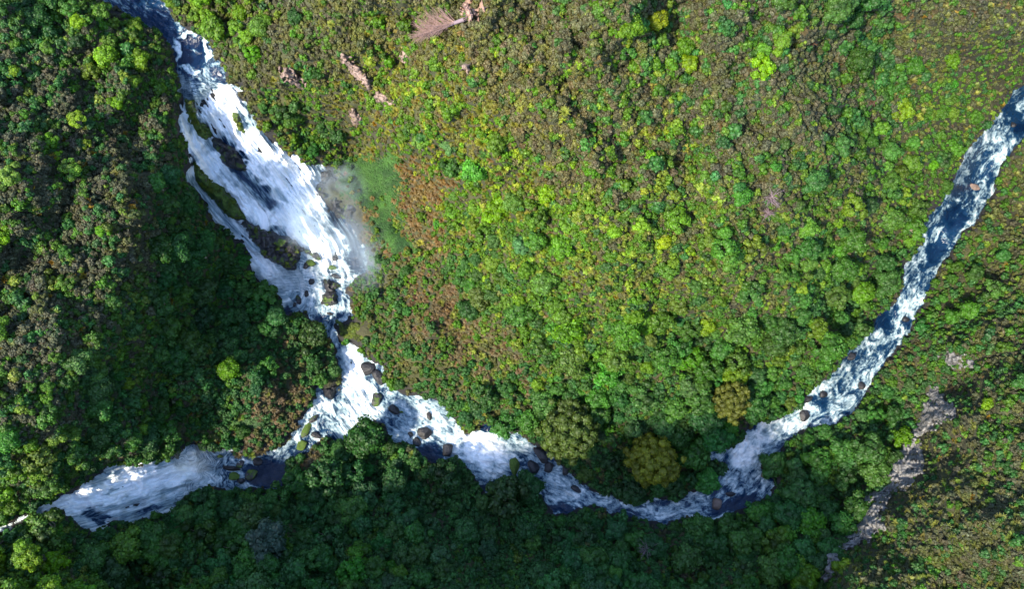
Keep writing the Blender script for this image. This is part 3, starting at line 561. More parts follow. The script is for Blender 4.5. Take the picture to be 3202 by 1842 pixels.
# ------------------------------------------------------------------ plant cover by district
#            brown  olive  green bright dark  flax russet orange | tree share, tree radius (m), tree tone: 0 dark 1 mid 2 bright
Z = [(60,60,2,0,3,0,2,0,0,0,.32,2.2,1),(200,80,2,0,2.5,1,1,0,0,0,.4,2.4,1.2),(340,130,1.5,0,3,1.5,.5,0,0,0,.45,2.5,1.6),(100,250,4,0,1,.2,2,.1,0,0,.15,2,1),(250,300,3.5,0,1,.3,1.5,.1,0,.05,.15,2,1.5),(60,450,4,0,1,.5,.5,0,0,.08,.15,2,2),(230,450,4,.3,.7,.3,.5,.1,0,.12,.12,2,2),(310,430,3,1,.5,0,.5,.5,0,.7,.02,2,1),(420,350,2,0,2.5,0,1,0,0,0,.3,2,1),(390,230,2,0,2.5,.6,.5,0,0,0,.35,2.3,1.6),(100,650,4,0,1,.5,.6,0,0,.10,.12,2,1.8),(250,600,4,.4,.8,.2,.8,.1,0,.10,.08,2,1),(330,620,3,2,1,.3,.5,0,0,.1,.05,2,1),(430,480,0,0,1,0,4,0,0,0,.8,2.5,.5),(500,650,0,0,1,0,4,0,0,0,.9,2.8,.4),(450,800,0,0,1.5,0,4,0,0,0,.9,2.6,.5),(600,750,0,0,1,0,4,0,0,0,.9,2.6,.3),(150,800,4,1,1,.3,.3,.1,.1,.25,.08,2,1.5),(320,770,.5,1,3,1.5,1,.1,0,.05,.4,2,1.4),(280,900,.3,0,3,.8,2,0,0,.05,.5,2.4,1),(80,900,4,0,1,.6,1,0,0,.05,.15,2,1.8),(100,1020,2.5,0,2,1,1,0,0,.05,.35,2.4,1.6),(60,1150,1,0,2.5,.6,1,0,0,0,.6,2.8,1.3),(300,1080,.5,0,2,.2,3,0,0,0,.7,2.8,.7),(550,950,0,0,1.2,0,3,.3,0,.03,.5,2.4,.5),(650,930,0,.5,.5,0,3,.3,.5,.03,.3,2,.5),(700,1000,0,1,0,0,1.5,.2,3,0,.03,2,.5),(780,900,0,1,0,0,3,.2,.3,0,.5,2.4,.2),(200,1180,.3,0,2,.3,2,0,0,0,.6,2.8,1),(150,1330,.5,0,2.5,.5,2,0,0,0,.8,3.2,1.3),(130,1420,.3,0,2,2,.5,0,0,0,.8,3.3,1.8),(300,1300,0,0,1,0,3,.1,0,0,.7,2.8,.5),(500,1330,0,0,.5,0,4,.2,0,0,.8,2.8,.3),(700,1330,0,0,.3,0,4,0,0,0,.9,3.2,.2),(900,1200,0,0,.2,0,4,0,0,0,.9,3,.15),(1000,1350,0,0,.5,.05,4,.1,0,0,.8,2.6,.3),(850,1430,0,0,.8,.1,3,.4,0,0,.7,2.6,.7),(450,1430,0,.3,1,.1,2,.5,0,0,.6,2.4,.7),(1150,1250,0,0,0,0,4,0,0,0,.5,2.8,.1),(1180,1400,0,0,.5,0,4,0,0,0,.3,2.5,.2),(1350,1300,0,0,0,0,4,0,0,0,.6,2.6,.2),(1500,1380,0,.2,.5,0,4,0,0,0,.8,3,.3),(1300,1220,0,0,0,0,3,0,0,0,.8,3,.2),(1700,1350,.2,.2,.5,0,3,0,0,0,.7,2.8,.4),(1900,1380,.2,0,2,.5,2,0,0,0,.75,3,.9),(1950,1250,0,0,.5,0,3,0,0,0,.8,3.2,.4),(2100,1100,0,0,1,.1,3,0,0,0,.8,3,.5),(2050,1300,0,0,1,.2,3,0,0,0,.75,3,.6),(2250,950,.2,.5,2,.1,2,0,0,0,.6,2.5,.6),(2300,850,.3,.5,2,.1,1.5,0,0,0,.5,2.4,.7),
 (2450,1080,2,2,.5,.1,.8,.8,.1,.05,.06,2,1),(2350,1350,2,2,.3,0,1,1.5,0,.05,.03,2,1),(2500,1400,3,1.5,.2,0,1,1.5,0,.05,.02,2,1),(2500,1200,2.5,2,.3,.1,.8,1.4,0,.08,.02,2,1),(2320,1180,1.5,2,.6,.2,1,.8,0,.15,.1,2,1.5),(2200,1400,1,2,1,.2,1,1.2,0,.02,.1,2,1.5),(2430,900,1.5,1.5,1.5,.2,.8,.1,.2,0,.15,2,1),(2370,900,1,1,1.5,.2,.5,0,.6,0,.15,2,1),(2500,700,.5,2,2.2,.2,.8,.1,.1,.03,.35,2.2,.8),(2380,700,.2,1.2,2.5,.1,1,0,0,0,.45,2.4,.8),(2500,500,.3,2,2,.1,.5,.3,.2,.02,.3,2.2,.9),
 (700,60,2,3,1,.2,.2,0,0,0,.08,2,1.5),(620,180,1.5,3,.3,0,.3,0,0,0,.02,2,1),(580,70,.5,1,1,2,.3,0,0,0,.7,2.6,2),(800,120,1.5,3,.8,.1,.2,.5,.05,0,.05,2,1.5),(900,100,1,3,1,.2,0,.8,.1,0,.04,2,2),(1050,40,1.5,3,.8,.2,0,.2,.1,0,.04,2,1.5),(1200,70,2,2.5,.3,0,0,0,.1,0,0,2,1),(1300,150,3,2,.8,.2,.3,.1,.1,0,.05,1.8,1.5),(1300,260,3.5,1.5,.6,.1,.2,.2,0,0,.03,1.8,1),(720,260,.3,1.5,2,.5,1.5,.4,0,0,.3,2.2,1),(850,230,.3,2,1.2,.3,.2,1.6,.2,0,.06,2,1.3),(960,250,.2,1.2,1.6,.8,.1,2,.1,.1,.1,2,1.6),(790,330,0,.5,2.5,.4,2,0,0,0,.4,2.2,1),(900,340,.2,2.2,1,.2,.4,.9,.1,0,.05,2,1),(1080,230,.4,1,2,.8,.1,1.5,.2,0,.2,2,1.5),(1050,360,.1,.3,3,1,.3,.6,0,0,.5,2.2,1.5),(1200,310,.6,1.2,1.3,.5,.1,1.5,.1,0,.1,2,1.5),(1320,350,3,1,.8,.3,.3,.2,0,0,.05,1.8,1.5),(1450,370,4,.3,.7,.4,.7,0,.2,0,.12,1.6,1.8),(1550,440,3,.5,1.2,.4,.5,0,.2,0,.12,1.8,1.5),(1450,530,.5,.5,2.5,2,.2,.5,.1,0,.2,2,1.8),(1250,450,.2,.8,2,1.6,.2,.9,.4,0,.3,2,1.6),(1150,550,.1,.3,3,1.6,.3,.2,.1,0,.6,2.3,1.6),(1250,620,0,.2,3,1.2,.5,.2,0,0,.65,2.5,1.4),(1300,750,0,0,3.5,.8,.6,.1,0,0,.85,3,1.25),(1180,680,0,.1,3,.5,1.2,0,0,0,.8,2.5,1),(1450,700,.1,.6,2,1.6,.2,1.1,.2,.05,.35,2.2,1.7),(1600,600,.3,1,2.2,1.3,.2,1,.1,.03,.25,2.2,1.7),(1550,780,0,.3,2.5,1,.4,.6,.05,.02,.6,2.6,1.4),(1600,150,2,1.2,1.6,.5,.6,.1,.1,0,.2,2,1.7),(1750,80,1.8,2,.8,.2,.5,.1,.1,0,.12,2,1.7),(1620,330,1.5,1.2,1.5,.8,.5,.5,0,0,.2,2,1.8),(1850,250,3,1.2,.7,.2,.5,.1,.1,.02,.12,1.8,1.4),(1900,420,2,2,1,.3,.5,.1,.1,.02,.15,1.9,1.2),(1850,120,2.2,1.5,.9,.3,.5,0,.1,0,.15,2,1.6),(2000,130,2,2,1,.3,.6,.1,.2,.02,.2,2,1.4),(2120,40,.5,.5,1.5,.2,2.5,0,0,0,.7,2.4,.8),(2170,180,.4,.5,1,.1,2.8,0,0,0,.6,2.4,.6),(2270,60,1,3,.3,0,0,.3,.8,.1,.02,2,1),(2400,40,2.2,2,.3,0,0,.5,.8,.1,.02,2,1),(2280,130,1,3,.5,.1,.2,.2,.3,0,.06,2,1),(2400,140,1.2,2,1.5,.2,.3,.5,.2,.02,.15,2,1.2),(2480,180,.3,1.5,2.5,.6,.3,.8,.1,.1,.2,2,1.5),(2330,220,.1,.5,3,.8,.6,.3,0,0,.5,2.6,1.4),(2240,260,.2,1.2,2,.5,.3,.9,.3,.15,.2,2.2,1.5),(2150,320,.6,.8,2.5,.3,1.2,.2,0,0,.35,2.2,1.1),(2020,280,2.5,2,.8,.2,.3,.1,.3,0,.06,1.9,1),(1700,500,.6,.6,2.2,1.2,.4,.4,.1,0,.3,2.2,1.5),(1870,580,1,1.8,1.4,.4,.3,.3,.3,.08,.2,2,1.3),(1800,700,.2,1,2.4,.8,.3,.4,.1,.05,.4,2.3,1.3),(2050,480,.5,1,2.4,.3,1,.1,.05,0,.4,2.3,1),(2250,430,.1,.6,2.8,.3,1,0,0,0,.55,2.6,1),(2130,620,.1,.5,2.8,.3,1.2,0,.05,0,.6,2.5,.95),(2050,760,0,.3,2.8,.2,1.4,0,0,0,.75,2.8,.9),(1980,900,0,.3,2.6,.2,1.6,0,0,0,.75,3,.85),(1750,820,0,.3,2.8,.5,.8,.2,.1,.03,.65,2.7,1.2),(1650,880,0,.1,3,.4,1,.1,.05,0,.8,3,1.15),(1480,880,0,.1,3,.5,1,.1,.1,0,.8,3,1.1),(1350,850,0,.3,2.5,.7,1,.2,.3,0,.75,2.8,1.1),(1500,1000,0,.1,1.5,.1,2.5,0,0,0,.9,3.4,.75),(1700,1050,0,0,.8,0,3,0,0,0,.9,3.6,.6),(1400,1060,0,.6,.6,0,3,0,0,0,.9,3.4,.4),(1550,1190,0,.5,.5,0,3,0,0,0,.6,2.6,.4),(1250,960,0,.8,1.6,.1,1.8,.2,.7,0,.35,2.4,.6),(1100,740,0,1,.7,.1,0,.5,3.2,0,.04,2,1),(1150,820,0,1,.7,.2,0,1,3,0,.04,2,1),(1210,860,0,.8,1.2,.5,0,1.5,1,0,.1,2,1.2),(1050,660,0,1,2.4,.3,.3,.2,1.3,0,.2,2,1),(1025,450,0,.6,.6,.1,0,.4,3.2,0,.02,2,1),(1010,560,0,1,1,.2,0,.4,2.6,0,.04,2,1),(950,700,0,1.2,2,0,1,0,.3,0,.1,2,.5),(950,830,0,1.6,1.6,0,1.5,0,.3,0,.15,2,.4),(1030,900,0,1.2,1,0,1.8,.1,.6,0,.2,2.2,.4),(1100,960,0,.5,1,.1,2.5,.1,.3,0,.4,2.4,.4)]
Z = np.array(Z, float); ZP = Z[:, :2]*K
def zone(x, y):
    x = x+fbm(x/120, y/120, 2, 41)*70; y = y+fbm(x/120, y/120, 2, 43)*70
    d2_ = (x[:, None]-ZP[None, :, 0])**2+(y[:, None]-ZP[None, :, 1])**2
    w_ = 1/(d2_+30**2)**2.2; w_ /= w_.sum(1)[:, None]; return w_@Z[:, 2:]
PAL = np.array([(0.070,0.073,0.042),(0.084,0.093,0.034),(0.056,0.122,0.022),(0.120,0.180,0.036),(0.037,0.098,0.030),(0.170,0.190,0.062),(0.088,0.066,0.034),(0.24,0.17,0.045)])
TONE = np.array([(0.032,0.094,0.032),(0.050,0.120,0.026),(0.130,0.220,0.030)])
def tonecol(t):
    t = np.clip(t, 0, 2); i = np.clip(np.floor(t).astype(int), 0, 1); fr = (t-i)[:, None]; return TONE[i]*(1-fr)+TONE[i+1]*fr
def blocked(x, y, pad=0, small=False):
    b = np.zeros(len(x), bool); luck = rng.random(len(x))
    for q in ISL: b |= sdf_near(x, y, q[0], 40) < pad
    for q in CLIFF: b |= (sdf_near(x, y, q[0], 60)+fbm(x/22, y/22, 3, 15)*22-3 < (pad if not small else -4)) & (luck > (0.20 if small else 0))
    g = np.minimum(sdf_near(x, y, GRASS, 80), sdf_near(x, y, GRASS2, 80))+fbm(x/60, y/60, 4, 3)*46
    return b | ((g < (-6 if small else pad)) & (luck > (0.07 if small else 0)))
pxm = 0.080   # metres per survey unit at z = 0
# hand-picked trees: x, y, r (2531 units), tone/colour, label
SPECIAL = [
 (1613,1140,62,(0.16,0.175,0.030),'great golden olive tree standing alone above the bottom bend of the river',2),
 (1805,990,46,(0.088,0.10,0.022),'second golden olive tree, smaller, above and right of the great one',2),
 (1405,1062,70,(0.055,0.085,0.020),'huge dull olive green tree left of the great golden tree',2),
 (1625,52,34,(0.14,0.17,0.02),'round yellow green tree standing out near the top edge',1),
 (1640,598,20,(0.20,0.27,0.03),'perfectly round lime green tree on the middle of the sunny spur',1),
 (570,915,29,(0.08,0.17,0.022),'round vivid green tree in the shade between the two waterfalls',1),
 (30,178,22,(0.17,0.27,0.04),'bright round green tree at the left edge below the top corner',1),
 (190,298,26,(0.17,0.26,0.04),'bright green double crowned tree in dark scrub on the left plateau',0),
 (178,420,28,(0.12,0.22,0.04),'pale green spreading tree low on the left plateau scrub',0),
 (30,440,32,(0.13,0.21,0.045),'pale green clumped tree at the left edge, mid height',0),
 (252,573,18,(0.09,0.22,0.02),'vivid green bush tree left of the dark slope',0),
 (135,1390,34,(0.12,0.24,0.03),'bright green tree in the bottom left corner',0),
 (115,1308,44,(0.06,0.115,0.025),'broad mid green tree beside the small stream at lower left',0),
 (660,1335,52,(0.042,0.075,0.055),'broad blue grey tree in the shaded bottom left forest',1),
 (985,1420,22,(0.07,0.15,0.025),'small round bright tree near the bottom edge in shade',1),
 (1345,695,36,(0.085,0.17,0.035),'large pale green domed tree low on the sunny spur',1),
 (1830,815,44,(0.070,0.145,0.035),'tall green tree with drooping crown right of centre',1),
 (1290,612,24,(0.07,0.16,0.06),'blue green dense tree on the lower sunny spur',1),
 (1215,648,20,(0.13,0.21,0.04),'pale lime tree left of the blue green dense tree',1),
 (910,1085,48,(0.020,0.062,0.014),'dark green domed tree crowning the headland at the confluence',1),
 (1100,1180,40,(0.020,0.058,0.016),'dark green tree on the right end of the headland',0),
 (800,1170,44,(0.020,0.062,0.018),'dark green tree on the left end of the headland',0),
 (2440,1002,20,(0.11,0.20,0.02),'flat topped bright green tree above the cliff at right',0),
 (2232,1085,30,(0.075,0.16,0.020),'bright green tree with open crown at the cliff edge',0),
 (2150,1110,40,(0.035,0.085,0.022),'broad umbrella shaped dark green tree below the cliff',1),
 (2120,1260,38,(0.035,0.085,0.020),'broad dome tree at the cliff foot',1),
 (2260,170,26,(0.045,0.12,0.02),'dark green dense tree beside the top right gully',1),
 (2350,150,24,(0.09,0.18,0.025),'round light green tree near the top right corner',1),
 (2115,665,20,(0.10,0.20,0.03),'round light green tree close to the right river',1),
 (2190,700,34,(0.045,0.105,0.028),'broad green tree overhanging the right river',1),
 (512,42,26,(0.13,0.23,0.035),'bright green tree by the upper river bank at top',0),
 (583,72,22,(0.12,0.22,0.035),'upper one of the bright green tree group above the waterfall',0),
 (610,92,22,(0.13,0.24,0.035),'pale green round tree in the group above the waterfall',1),
 (622,132,24,(0.09,0.23,0.02),'vivid green tree below the group above the waterfall',0),
 (325,205,24,(0.11,0.20,0.03),'light green tree left of the upper river',1),
 (250,30,30,(0.08,0.16,0.03),'light green tree left of the river at the top edge',0),
 (1110,360,26,(0.09,0.18,0.06),'pale blue green tree on the slope right of the clearing',1),
 (1040,355,24,(0.12,0.21,0.05),'pale green many lobed tree above the clearing',0),
 (1985,740,22,(0.05,0.13,0.03),'dense green round tree near the lower right river',1),
 (1665,1010,30,(0.055,0.13,0.028),'bright topped green tree left of the second golden tree',1),
 (1590,980,36,(0.05,0.115,0.030),'green tree with pale lobes above the great golden tree',0),
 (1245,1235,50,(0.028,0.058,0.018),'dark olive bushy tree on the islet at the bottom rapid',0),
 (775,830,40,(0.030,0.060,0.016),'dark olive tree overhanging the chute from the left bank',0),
]
things = []   # (r_world, kind, pos, proto, colour, xy, tone name)
CN = lambda c: ('golden' if c[0] > c[1] else 'bright green' if c[1] > 0.17 else 'mid green' if c[1] > 0.095 else 'dark green')
def put_tree(x, y, r_m, colour, mesh, label, group, rot, hz=1.0, seed=0, lift=0.0):
    p, d = land(x, y); p = p[0]
    root = bpy.data.objects.new('tree', None); S.collection.objects.link(root); root.empty_display_size = 1
    root.location = p; root.rotation_euler = (0, 0, rot)
    c_ = bpy.data.objects.new('crown', mesh); S.collection.objects.link(c_); c_.parent = root
    c_.scale = (r_m, r_m*0.95, r_m*hz); c_.location = (0, 0, r_m*(0.95*hz+0.15+lift)); c_.color = (*colour, 1)
    t_ = bpy.data.objects.new('trunk', TRUNKS[seed % 3]); S.collection.objects.link(t_); t_.parent = root
    t_.scale = (r_m, r_m, r_m*(hz+lift*0.8)); t_.location = c_.location
    props(root, label, 'tree', group)
    return root
sx_, sy_, sr_ = [], [], []
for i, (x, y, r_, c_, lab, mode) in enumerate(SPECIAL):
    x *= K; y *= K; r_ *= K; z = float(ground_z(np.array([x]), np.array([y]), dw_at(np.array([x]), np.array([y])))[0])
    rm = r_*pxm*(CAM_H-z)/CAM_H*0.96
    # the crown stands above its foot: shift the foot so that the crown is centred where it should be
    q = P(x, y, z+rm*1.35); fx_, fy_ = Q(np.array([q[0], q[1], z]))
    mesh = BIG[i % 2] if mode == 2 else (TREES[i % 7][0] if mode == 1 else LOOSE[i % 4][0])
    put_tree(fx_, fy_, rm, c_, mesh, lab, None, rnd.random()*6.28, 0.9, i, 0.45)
    sx_.append(fx_); sy_.append(fy_); sr_.append(r_)
sx_, sy_, sr_ = map(np.array, (sx_, sy_, sr_))

def in_frame(x, y): return (x > -5) & (x < W+5) & (y > -5) & (y < H+5)
# --- trees
tx, ty = np.meshgrid(np.arange(-900, 4100, 34.0), np.arange(-600, 2450, 34.0))
tx = (tx+rng.uniform(-15, 15, tx.shape)).ravel(); ty = (ty+rng.uniform(-15, 15, ty.shape)).ravel()
zn = zone(tx, ty); dd = dw_at(tx, ty)
clus = np.clip(1+fbm(tx/90, ty/90, 2, 77)*1.2, 0.2, 1.8)
tr = zn[:, 9]*(0.58+0.95*rng.random(len(tx))**2.2)
ok = (rng.random(len(tx)) < np.minimum(zn[:, 8], 1)**1.7*clus*1.05) & (dd > tr/pxm*0.38) & ~blocked(tx, ty, 8)
for a, b, c_ in zip(sx_, sy_, sr_): ok &= np.hypot(tx-a, ty-b) > c_*0.8+tr/pxm*0.5
tx, ty, tr, zn_, tn = tx[ok], ty[ok], tr[ok], zn[ok], zn[ok, 10]
order = np.argsort(-tr); sel = []; cell = {}
for i in order:
    gx, gy = int(tx[i]//70), int(ty[i]//70); good = True
    for ux in (-1, 0, 1):
        for uy in (-1, 0, 1):
            for j in cell.get((gx+ux, gy+uy), ()):
                if math.hypot(tx[i]-tx[j], ty[i]-ty[j]) < (tr[i]+tr[j])/pxm*0.50: good = False; break
    if good: sel.append(i); cell.setdefault((gx, gy), []).append(i)
sel = np.array(sel); tx, ty, tr, tn = tx[sel], ty[sel], tr[sel], tn[sel]
tcol = tonecol(tn+rng.normal(0, 0.34, len(tn)))*(1+0.16*rng.normal(size=(len(tn), 1)))*(1+0.09*rng.normal(size=(len(tn), 3)))
tcol = np.clip(tcol, 0.006, 0.4); tpos, _ = land(tx, ty)
trot = rng.random(len(tx))*6.283; tvar = rng.integers(0, 11, len(tx))

# --- shrubs and tufts
gx_, gy_ = np.meshgrid(np.arange(-900, 4100, 11.8), np.arange(-600, 2450, 11.8))
gx_ = (gx_+rng.uniform(-7, 7, gx_.shape)).ravel(); gy_ = (gy_+rng.uniform(-7, 7, gy_.shape)).ravel()
fr = in_frame(gx_, gy_) | (rng.random(len(gx_)) < 0.6); gx_, gy_ = gx_[fr], gy_[fr]
zn = zone(gx_, gy_); dd = dw_at(gx_, gy_)
wsp = zn[:, :8].copy()
patch = np.stack([fbm(gx_/26+k*9, gy_/26+k*5, 2, 400+k) for k in range(8)], -1)      # each kind grows in patches
wsp[:, 7] *= 0.30; wsp[:, 5] *= 0.7; wsp[:, 6] *= np.where(wsp[:, 6] > 0.9, 1.7, 0.35); wsp[:, 0] *= 1.8; wsp[:, 1] *= 1.4; wsp *= np.exp(patch*3.4); wsp[:, 7] *= np.exp(patch[:, 7]*4)
cum = np.cumsum(wsp/wsp.sum(1)[:, None], 1); u = rng.random(len(gx_)); sp = (u[:, None] > cum).sum(1).clip(0, 7)
base_r = np.array([0.76, 0.72, 0.82, 0.76, 0.95, 0.85, 0.88, 0.75])[sp]
sr = base_r*(0.62+0.75*rng.random(len(gx_))**1.6)
big = rng.random(len(gx_)) < np.array([.03, .01, .10, .09, .1, 0.03, 0, 0])[sp]; sr = np.where(big, sr*1.55, sr)
ok = (dd > sr/pxm*0.25-3) & ~blocked(gx_, gy_, 3, True); gx_, gy_, sp, sr, zn = gx_[ok], gy_[ok], sp[ok], sr[ok], zn[ok]
sun_glow = np.exp(-((gx_/K-1150)/520)**2-((gy_/K-330)/420)**2)[:, None]  # golden sunlight on the central spur, painted into the shrub colours
scol = PAL[sp]*(1+sun_glow*np.array([[0.50, 0.30, 0.0]]))*(1+0.16*rng.normal(size=(len(sp), 1)))*(1+0.06*rng.normal(size=(len(sp), 3)))
scol = np.clip(scol, 0.006, 0.6); spos, _ = land(gx_, gy_)
srot = rng.random(len(sp))*6.283
print('trees', len(tx), 'in frame', int(in_frame(tx, ty).sum()), 'shrubs', len(sp), int(in_frame(gx_, gy_).sum()))

# ------------------------------------------------------------------ labels from landmarks
LM = [((620*K, 330*K), 'the upper main waterfall'), ((760*K, 520*K), 'the main waterfall'), ((820*K, 720*K), 'the foot of the main waterfall'), ((835*K, 830*K), 'the narrow chute'), ((870*K, 980*K), 'the confluence'), ((910*K, 1090*K), 'the dark headland'), ((330*K, 1190*K), 'the lower left waterfall'), ((675*K, 1180*K), 'the dark pool'), ((470*K, 130*K), 'the upper river'), ((350*K, 10*K), 'the river at the top edge'),
 ((1100*K, 75*K), 'the fallen pink tree'), ((1625*K, 50*K), 'the yellow green tree at top'), ((1613*K, 1140*K), 'the great golden tree'), ((1805*K, 990*K), 'the second golden tree'), ((1640*K, 598*K), 'the round lime tree'), ((930*K, 490*K), 'the grass clearing'), ((1100*K, 780*K), 'the russet fern slope'), ((2220*K, 1150*K), 'the grey cliff'), ((2050*K, 1400*K), 'the lowest cliff patch'), ((2410*K, 430*K), 'the upper right rapids'), ((2290*K, 620*K), 'the right river'), ((2100*K, 950*K), 'the right rapids'), ((1820*K, 1160*K), 'the small side cascade'), ((1640*K, 1270*K), 'the bottom bend'), ((1250*K, 1140*K), 'the big bottom rapid'),
 ((1885*K, 520*K), 'the purple dead tree'), ((2260*K, 170*K), 'the dense gully tree'), ((2150*K, 60*K), 'the top right gully'), ((2480*K, 60*K), 'the top right corner'), ((2480*K, 1400*K), 'the bottom right corner'), ((2480*K, 1000*K), 'the right edge plateau'), ((2000*K, 1380*K), 'the bottom right forest'), ((1500*K, 1400*K), 'the middle of the bottom edge'), ((1000*K, 1420*K), 'the small bright bottom tree'), ((660*K, 1335*K), 'the blue grey tree'), ((135*K, 1390*K), 'the bottom left corner tree'), ((570*K, 915*K), 'the round vivid shaded tree'), ((500*K, 680*K), 'the shaded slope left of the falls'), ((300*K, 440*K), 'the orange flax patch'), ((190*K, 298*K), 'the double crowned left tree'), ((30*K, 178*K), 'the bright top left tree'), ((40*K, 30*K), 'the top left corner'), ((120*K, 800*K), 'the yellow tufts at left'), ((100*K, 1040*K), 'the pale trees at lower left'), ((40*K, 600*K), 'the left edge scrub'), ((1450*K, 380*K), 'the brown scrub hill'), ((1320*K, 700*K), 'the large pale domed tree'), ((1250*K, 480*K), 'the sunny spur'), ((1830*K, 815*K), 'the drooping green tree'), ((2060*K, 700*K), 'the right river forest'), ((1880*K, 250*K), 'the brown upper slope'), ((1560*K, 850*K), 'the lower spur forest'), ((700*K, 190*K), 'the pink rock face'), ((900*K, 200*K), 'the long pink ledge')]
LP_ = np.array([a for a, _ in LM])
used = {}
ORD = ['nearest', 'second nearest', 'third nearest', 'fourth nearest', 'fifth nearest', 'sixth nearest', 'seventh nearest', 'eighth nearest', 'ninth nearest', 'tenth nearest', 'eleventh nearest', 'twelfth nearest']
def label_all(items, noun):
    """items: (x, y, r, colour word, size word) -> a label each; like things near one landmark are told apart by how near they stand"""
    keys = {}
    for i, (x, y, cw, sw) in enumerate(items):
        d = np.hypot(LP_[:, 0]-x, LP_[:, 1]-y); j = int(np.argmin(d)); dx, dy = x-LP_[j, 0], y-LP_[j, 1]
        a = math.degrees(math.atan2(-dy, dx)) % 360
        dirs = ['right of', 'upper right of', 'above', 'upper left of', 'left of', 'lower left of', 'below', 'lower right of'][int(((a+22.5) % 360)//45)]
        keys.setdefault((cw, sw, dirs, j), []).append((d[j], i))
    out = [None]*len(items)
    for (cw, sw, dirs, j), lst in keys.items():
        lst.sort()
        for k_, (_, i) in enumerate(lst):
            s_ = f'{sw} {cw} {noun} {dirs} {LM[j][1]}'
            if len(lst) > 1: s_ += f', {ORD[min(k_, 11)]}'
            out[i] = s_
    return out
def cword(c): 
    if c[0] > c[1]*1.02: return 'brown'
    if c[0] > c[1]*0.84: return 'olive'
    if c[1] > 0.19: return 'bright green'
    if c[1] > 0.105: return 'mid green'
    return 'dark green'

# trees: the 300 largest in the picture are single trees
inf = in_frame(tx, ty) & (tx > 15) & (tx < W-15) & (ty > 12) & (ty < H-12)
app = np.where(inf, tr/(CAM_H-tpos[:, 2]), -1); pick = np.argsort(-app)[:300-len(SPECIAL)]; mask = np.zeros(len(tx), bool); mask[pick] = True
q3 = np.quantile(tr[pick], [0.33, 0.66])
items = [(tx[i], ty[i], cword(tcol[i]), 'small' if tr[i] < q3[0] else 'medium' if tr[i] < q3[1] else 'large') for i in pick]
for i, lab in zip(pick, label_all(items, 'tree')):
    v_ = int(tvar[i]); mesh = TREES[v_][0] if v_ < 7 else LOOSE[v_-7][0]
    put_tree(tx[i], ty[i], tr[i], tuple(tcol[i]), mesh, lab, 'trees of the gorge forest', trot[i], 0.95, int(i))

def mass(name, label, protos, pos, idx, rot, scl, colr):
    """one object of uncountable plants"""
    n_ = len(pos); me = bpy.data.meshes.new(name); me.vertices.add(n_); me.vertices.foreach_set('co', pos.astype(np.float32).ravel())
    fattr(me, 'pidx', idx, 'INT'); fattr(me, 'prot', rot, 'FLOAT_VECTOR'); fattr(me, 'pscl', scl, 'FLOAT_VECTOR'); fattr(me, 'col', colr, 'FLOAT_COLOR')
    o = add(name, me); props(o, label, kind='stuff')
    col_ = bpy.data.collections.new(name+'_shapes')
    for k, pm in enumerate(protos):
        po = bpy.data.objects.new('%s_shape_%02d' % (name, k), pm); col_.objects.link(po)
    g = bpy.data.node_groups.new(name, 'GeometryNodeTree')
    g.interface.new_socket('Geometry', in_out='INPUT', socket_type='NodeSocketGeometry'); g.interface.new_socket('Geometry', in_out='OUTPUT', socket_type='NodeSocketGeometry')
    N = g.nodes; gi = N.new('NodeGroupInput'); go = N.new('NodeGroupOutput'); ip = N.new('GeometryNodeInstanceOnPoints'); ci = N.new('GeometryNodeCollectionInfo')
    mp = N.new('GeometryNodeMeshToPoints')
    ci.inputs[0].default_value = col_; ci.inputs['Separate Children'].default_value = True; ci.inputs['Reset Children'].default_value = True
    ip.inputs['Pick Instance'].default_value = True
    def na(nm, dt):
        a = N.new('GeometryNodeInputNamedAttribute'); a.data_type = dt; a.inputs[0].default_value = nm
        return [s for s in a.outputs if s.enabled and s.name == 'Attribute'][0]
    L = g.links.new
    L(gi.outputs[0], mp.inputs['Mesh']); L(mp.outputs[0], ip.inputs['Points']); L(ci.outputs[0], ip.inputs['Instance'])
    L(na('pidx', 'INT'), ip.inputs['Instance Index'])
    e2r = N.new('FunctionNodeEulerToRotation'); L(na('prot', 'FLOAT_VECTOR'), e2r.inputs[0]); L(e2r.outputs[0], ip.inputs['Rotation'])
    L(na('pscl', 'FLOAT_VECTOR'), ip.inputs['Scale']); L(ip.outputs[0], go.inputs[0])
    md = o.modifiers.new('plants', 'NODES'); md.node_group = g
    return o
rest = ~mask
n_ = rest.sum(); rp = tpos[rest].copy(); rs = tr[rest]; rp[:, 2] += rs*1.0
mass('forest', 'continuous canopy of smaller green trees on the gorge slopes', [t[1] for t in TREES]+[t[1] for t in LOOSE], rp, tvar[rest],
     np.stack([np.zeros(n_), np.zeros(n_), trot[rest]], -1), np.stack([rs, rs*0.95, rs*0.95], -1), tcol[rest])

# shrubs: bright and large ones single, rest scrub mass
vis = in_frame(gx_, gy_) & (gx_ > 8) & (gx_ < W-8) & (gy_ > 8) & (gy_ < H-8)
free = np.ones(len(gx_), bool)
for i in pick: free &= np.hypot(gx_-tx[i], gy_-ty[i]) > tr[i]/pxm*1.1
for a, b, c_ in zip(sx_, sy_, sr_): free &= np.hypot(gx_-a, gy_-b) > c_*1.1
issh = np.isin(sp, (0, 1, 2, 3, 4)); isfx = np.isin(sp, (5, 7)); isfn = sp == 6
sc_ = np.where(vis & free & issh, sr*(1+0.25*(sp == 3)), -1); ps = np.argsort(-sc_)[:280]
sc2 = np.where(vis & free & isfx, sr*(1+0.3*(sp == 7)), -1); pf = np.argsort(-sc2)[:180]
smask = np.zeros(len(gx_), bool); smask[ps] = True; smask[pf] = True
med = np.median(sr[ps])
lbs = label_all([(gx_[i], gy_[i], cword(scol[i]), 'low' if sr[i] < med else 'rounded') for i in ps], 'shrub')
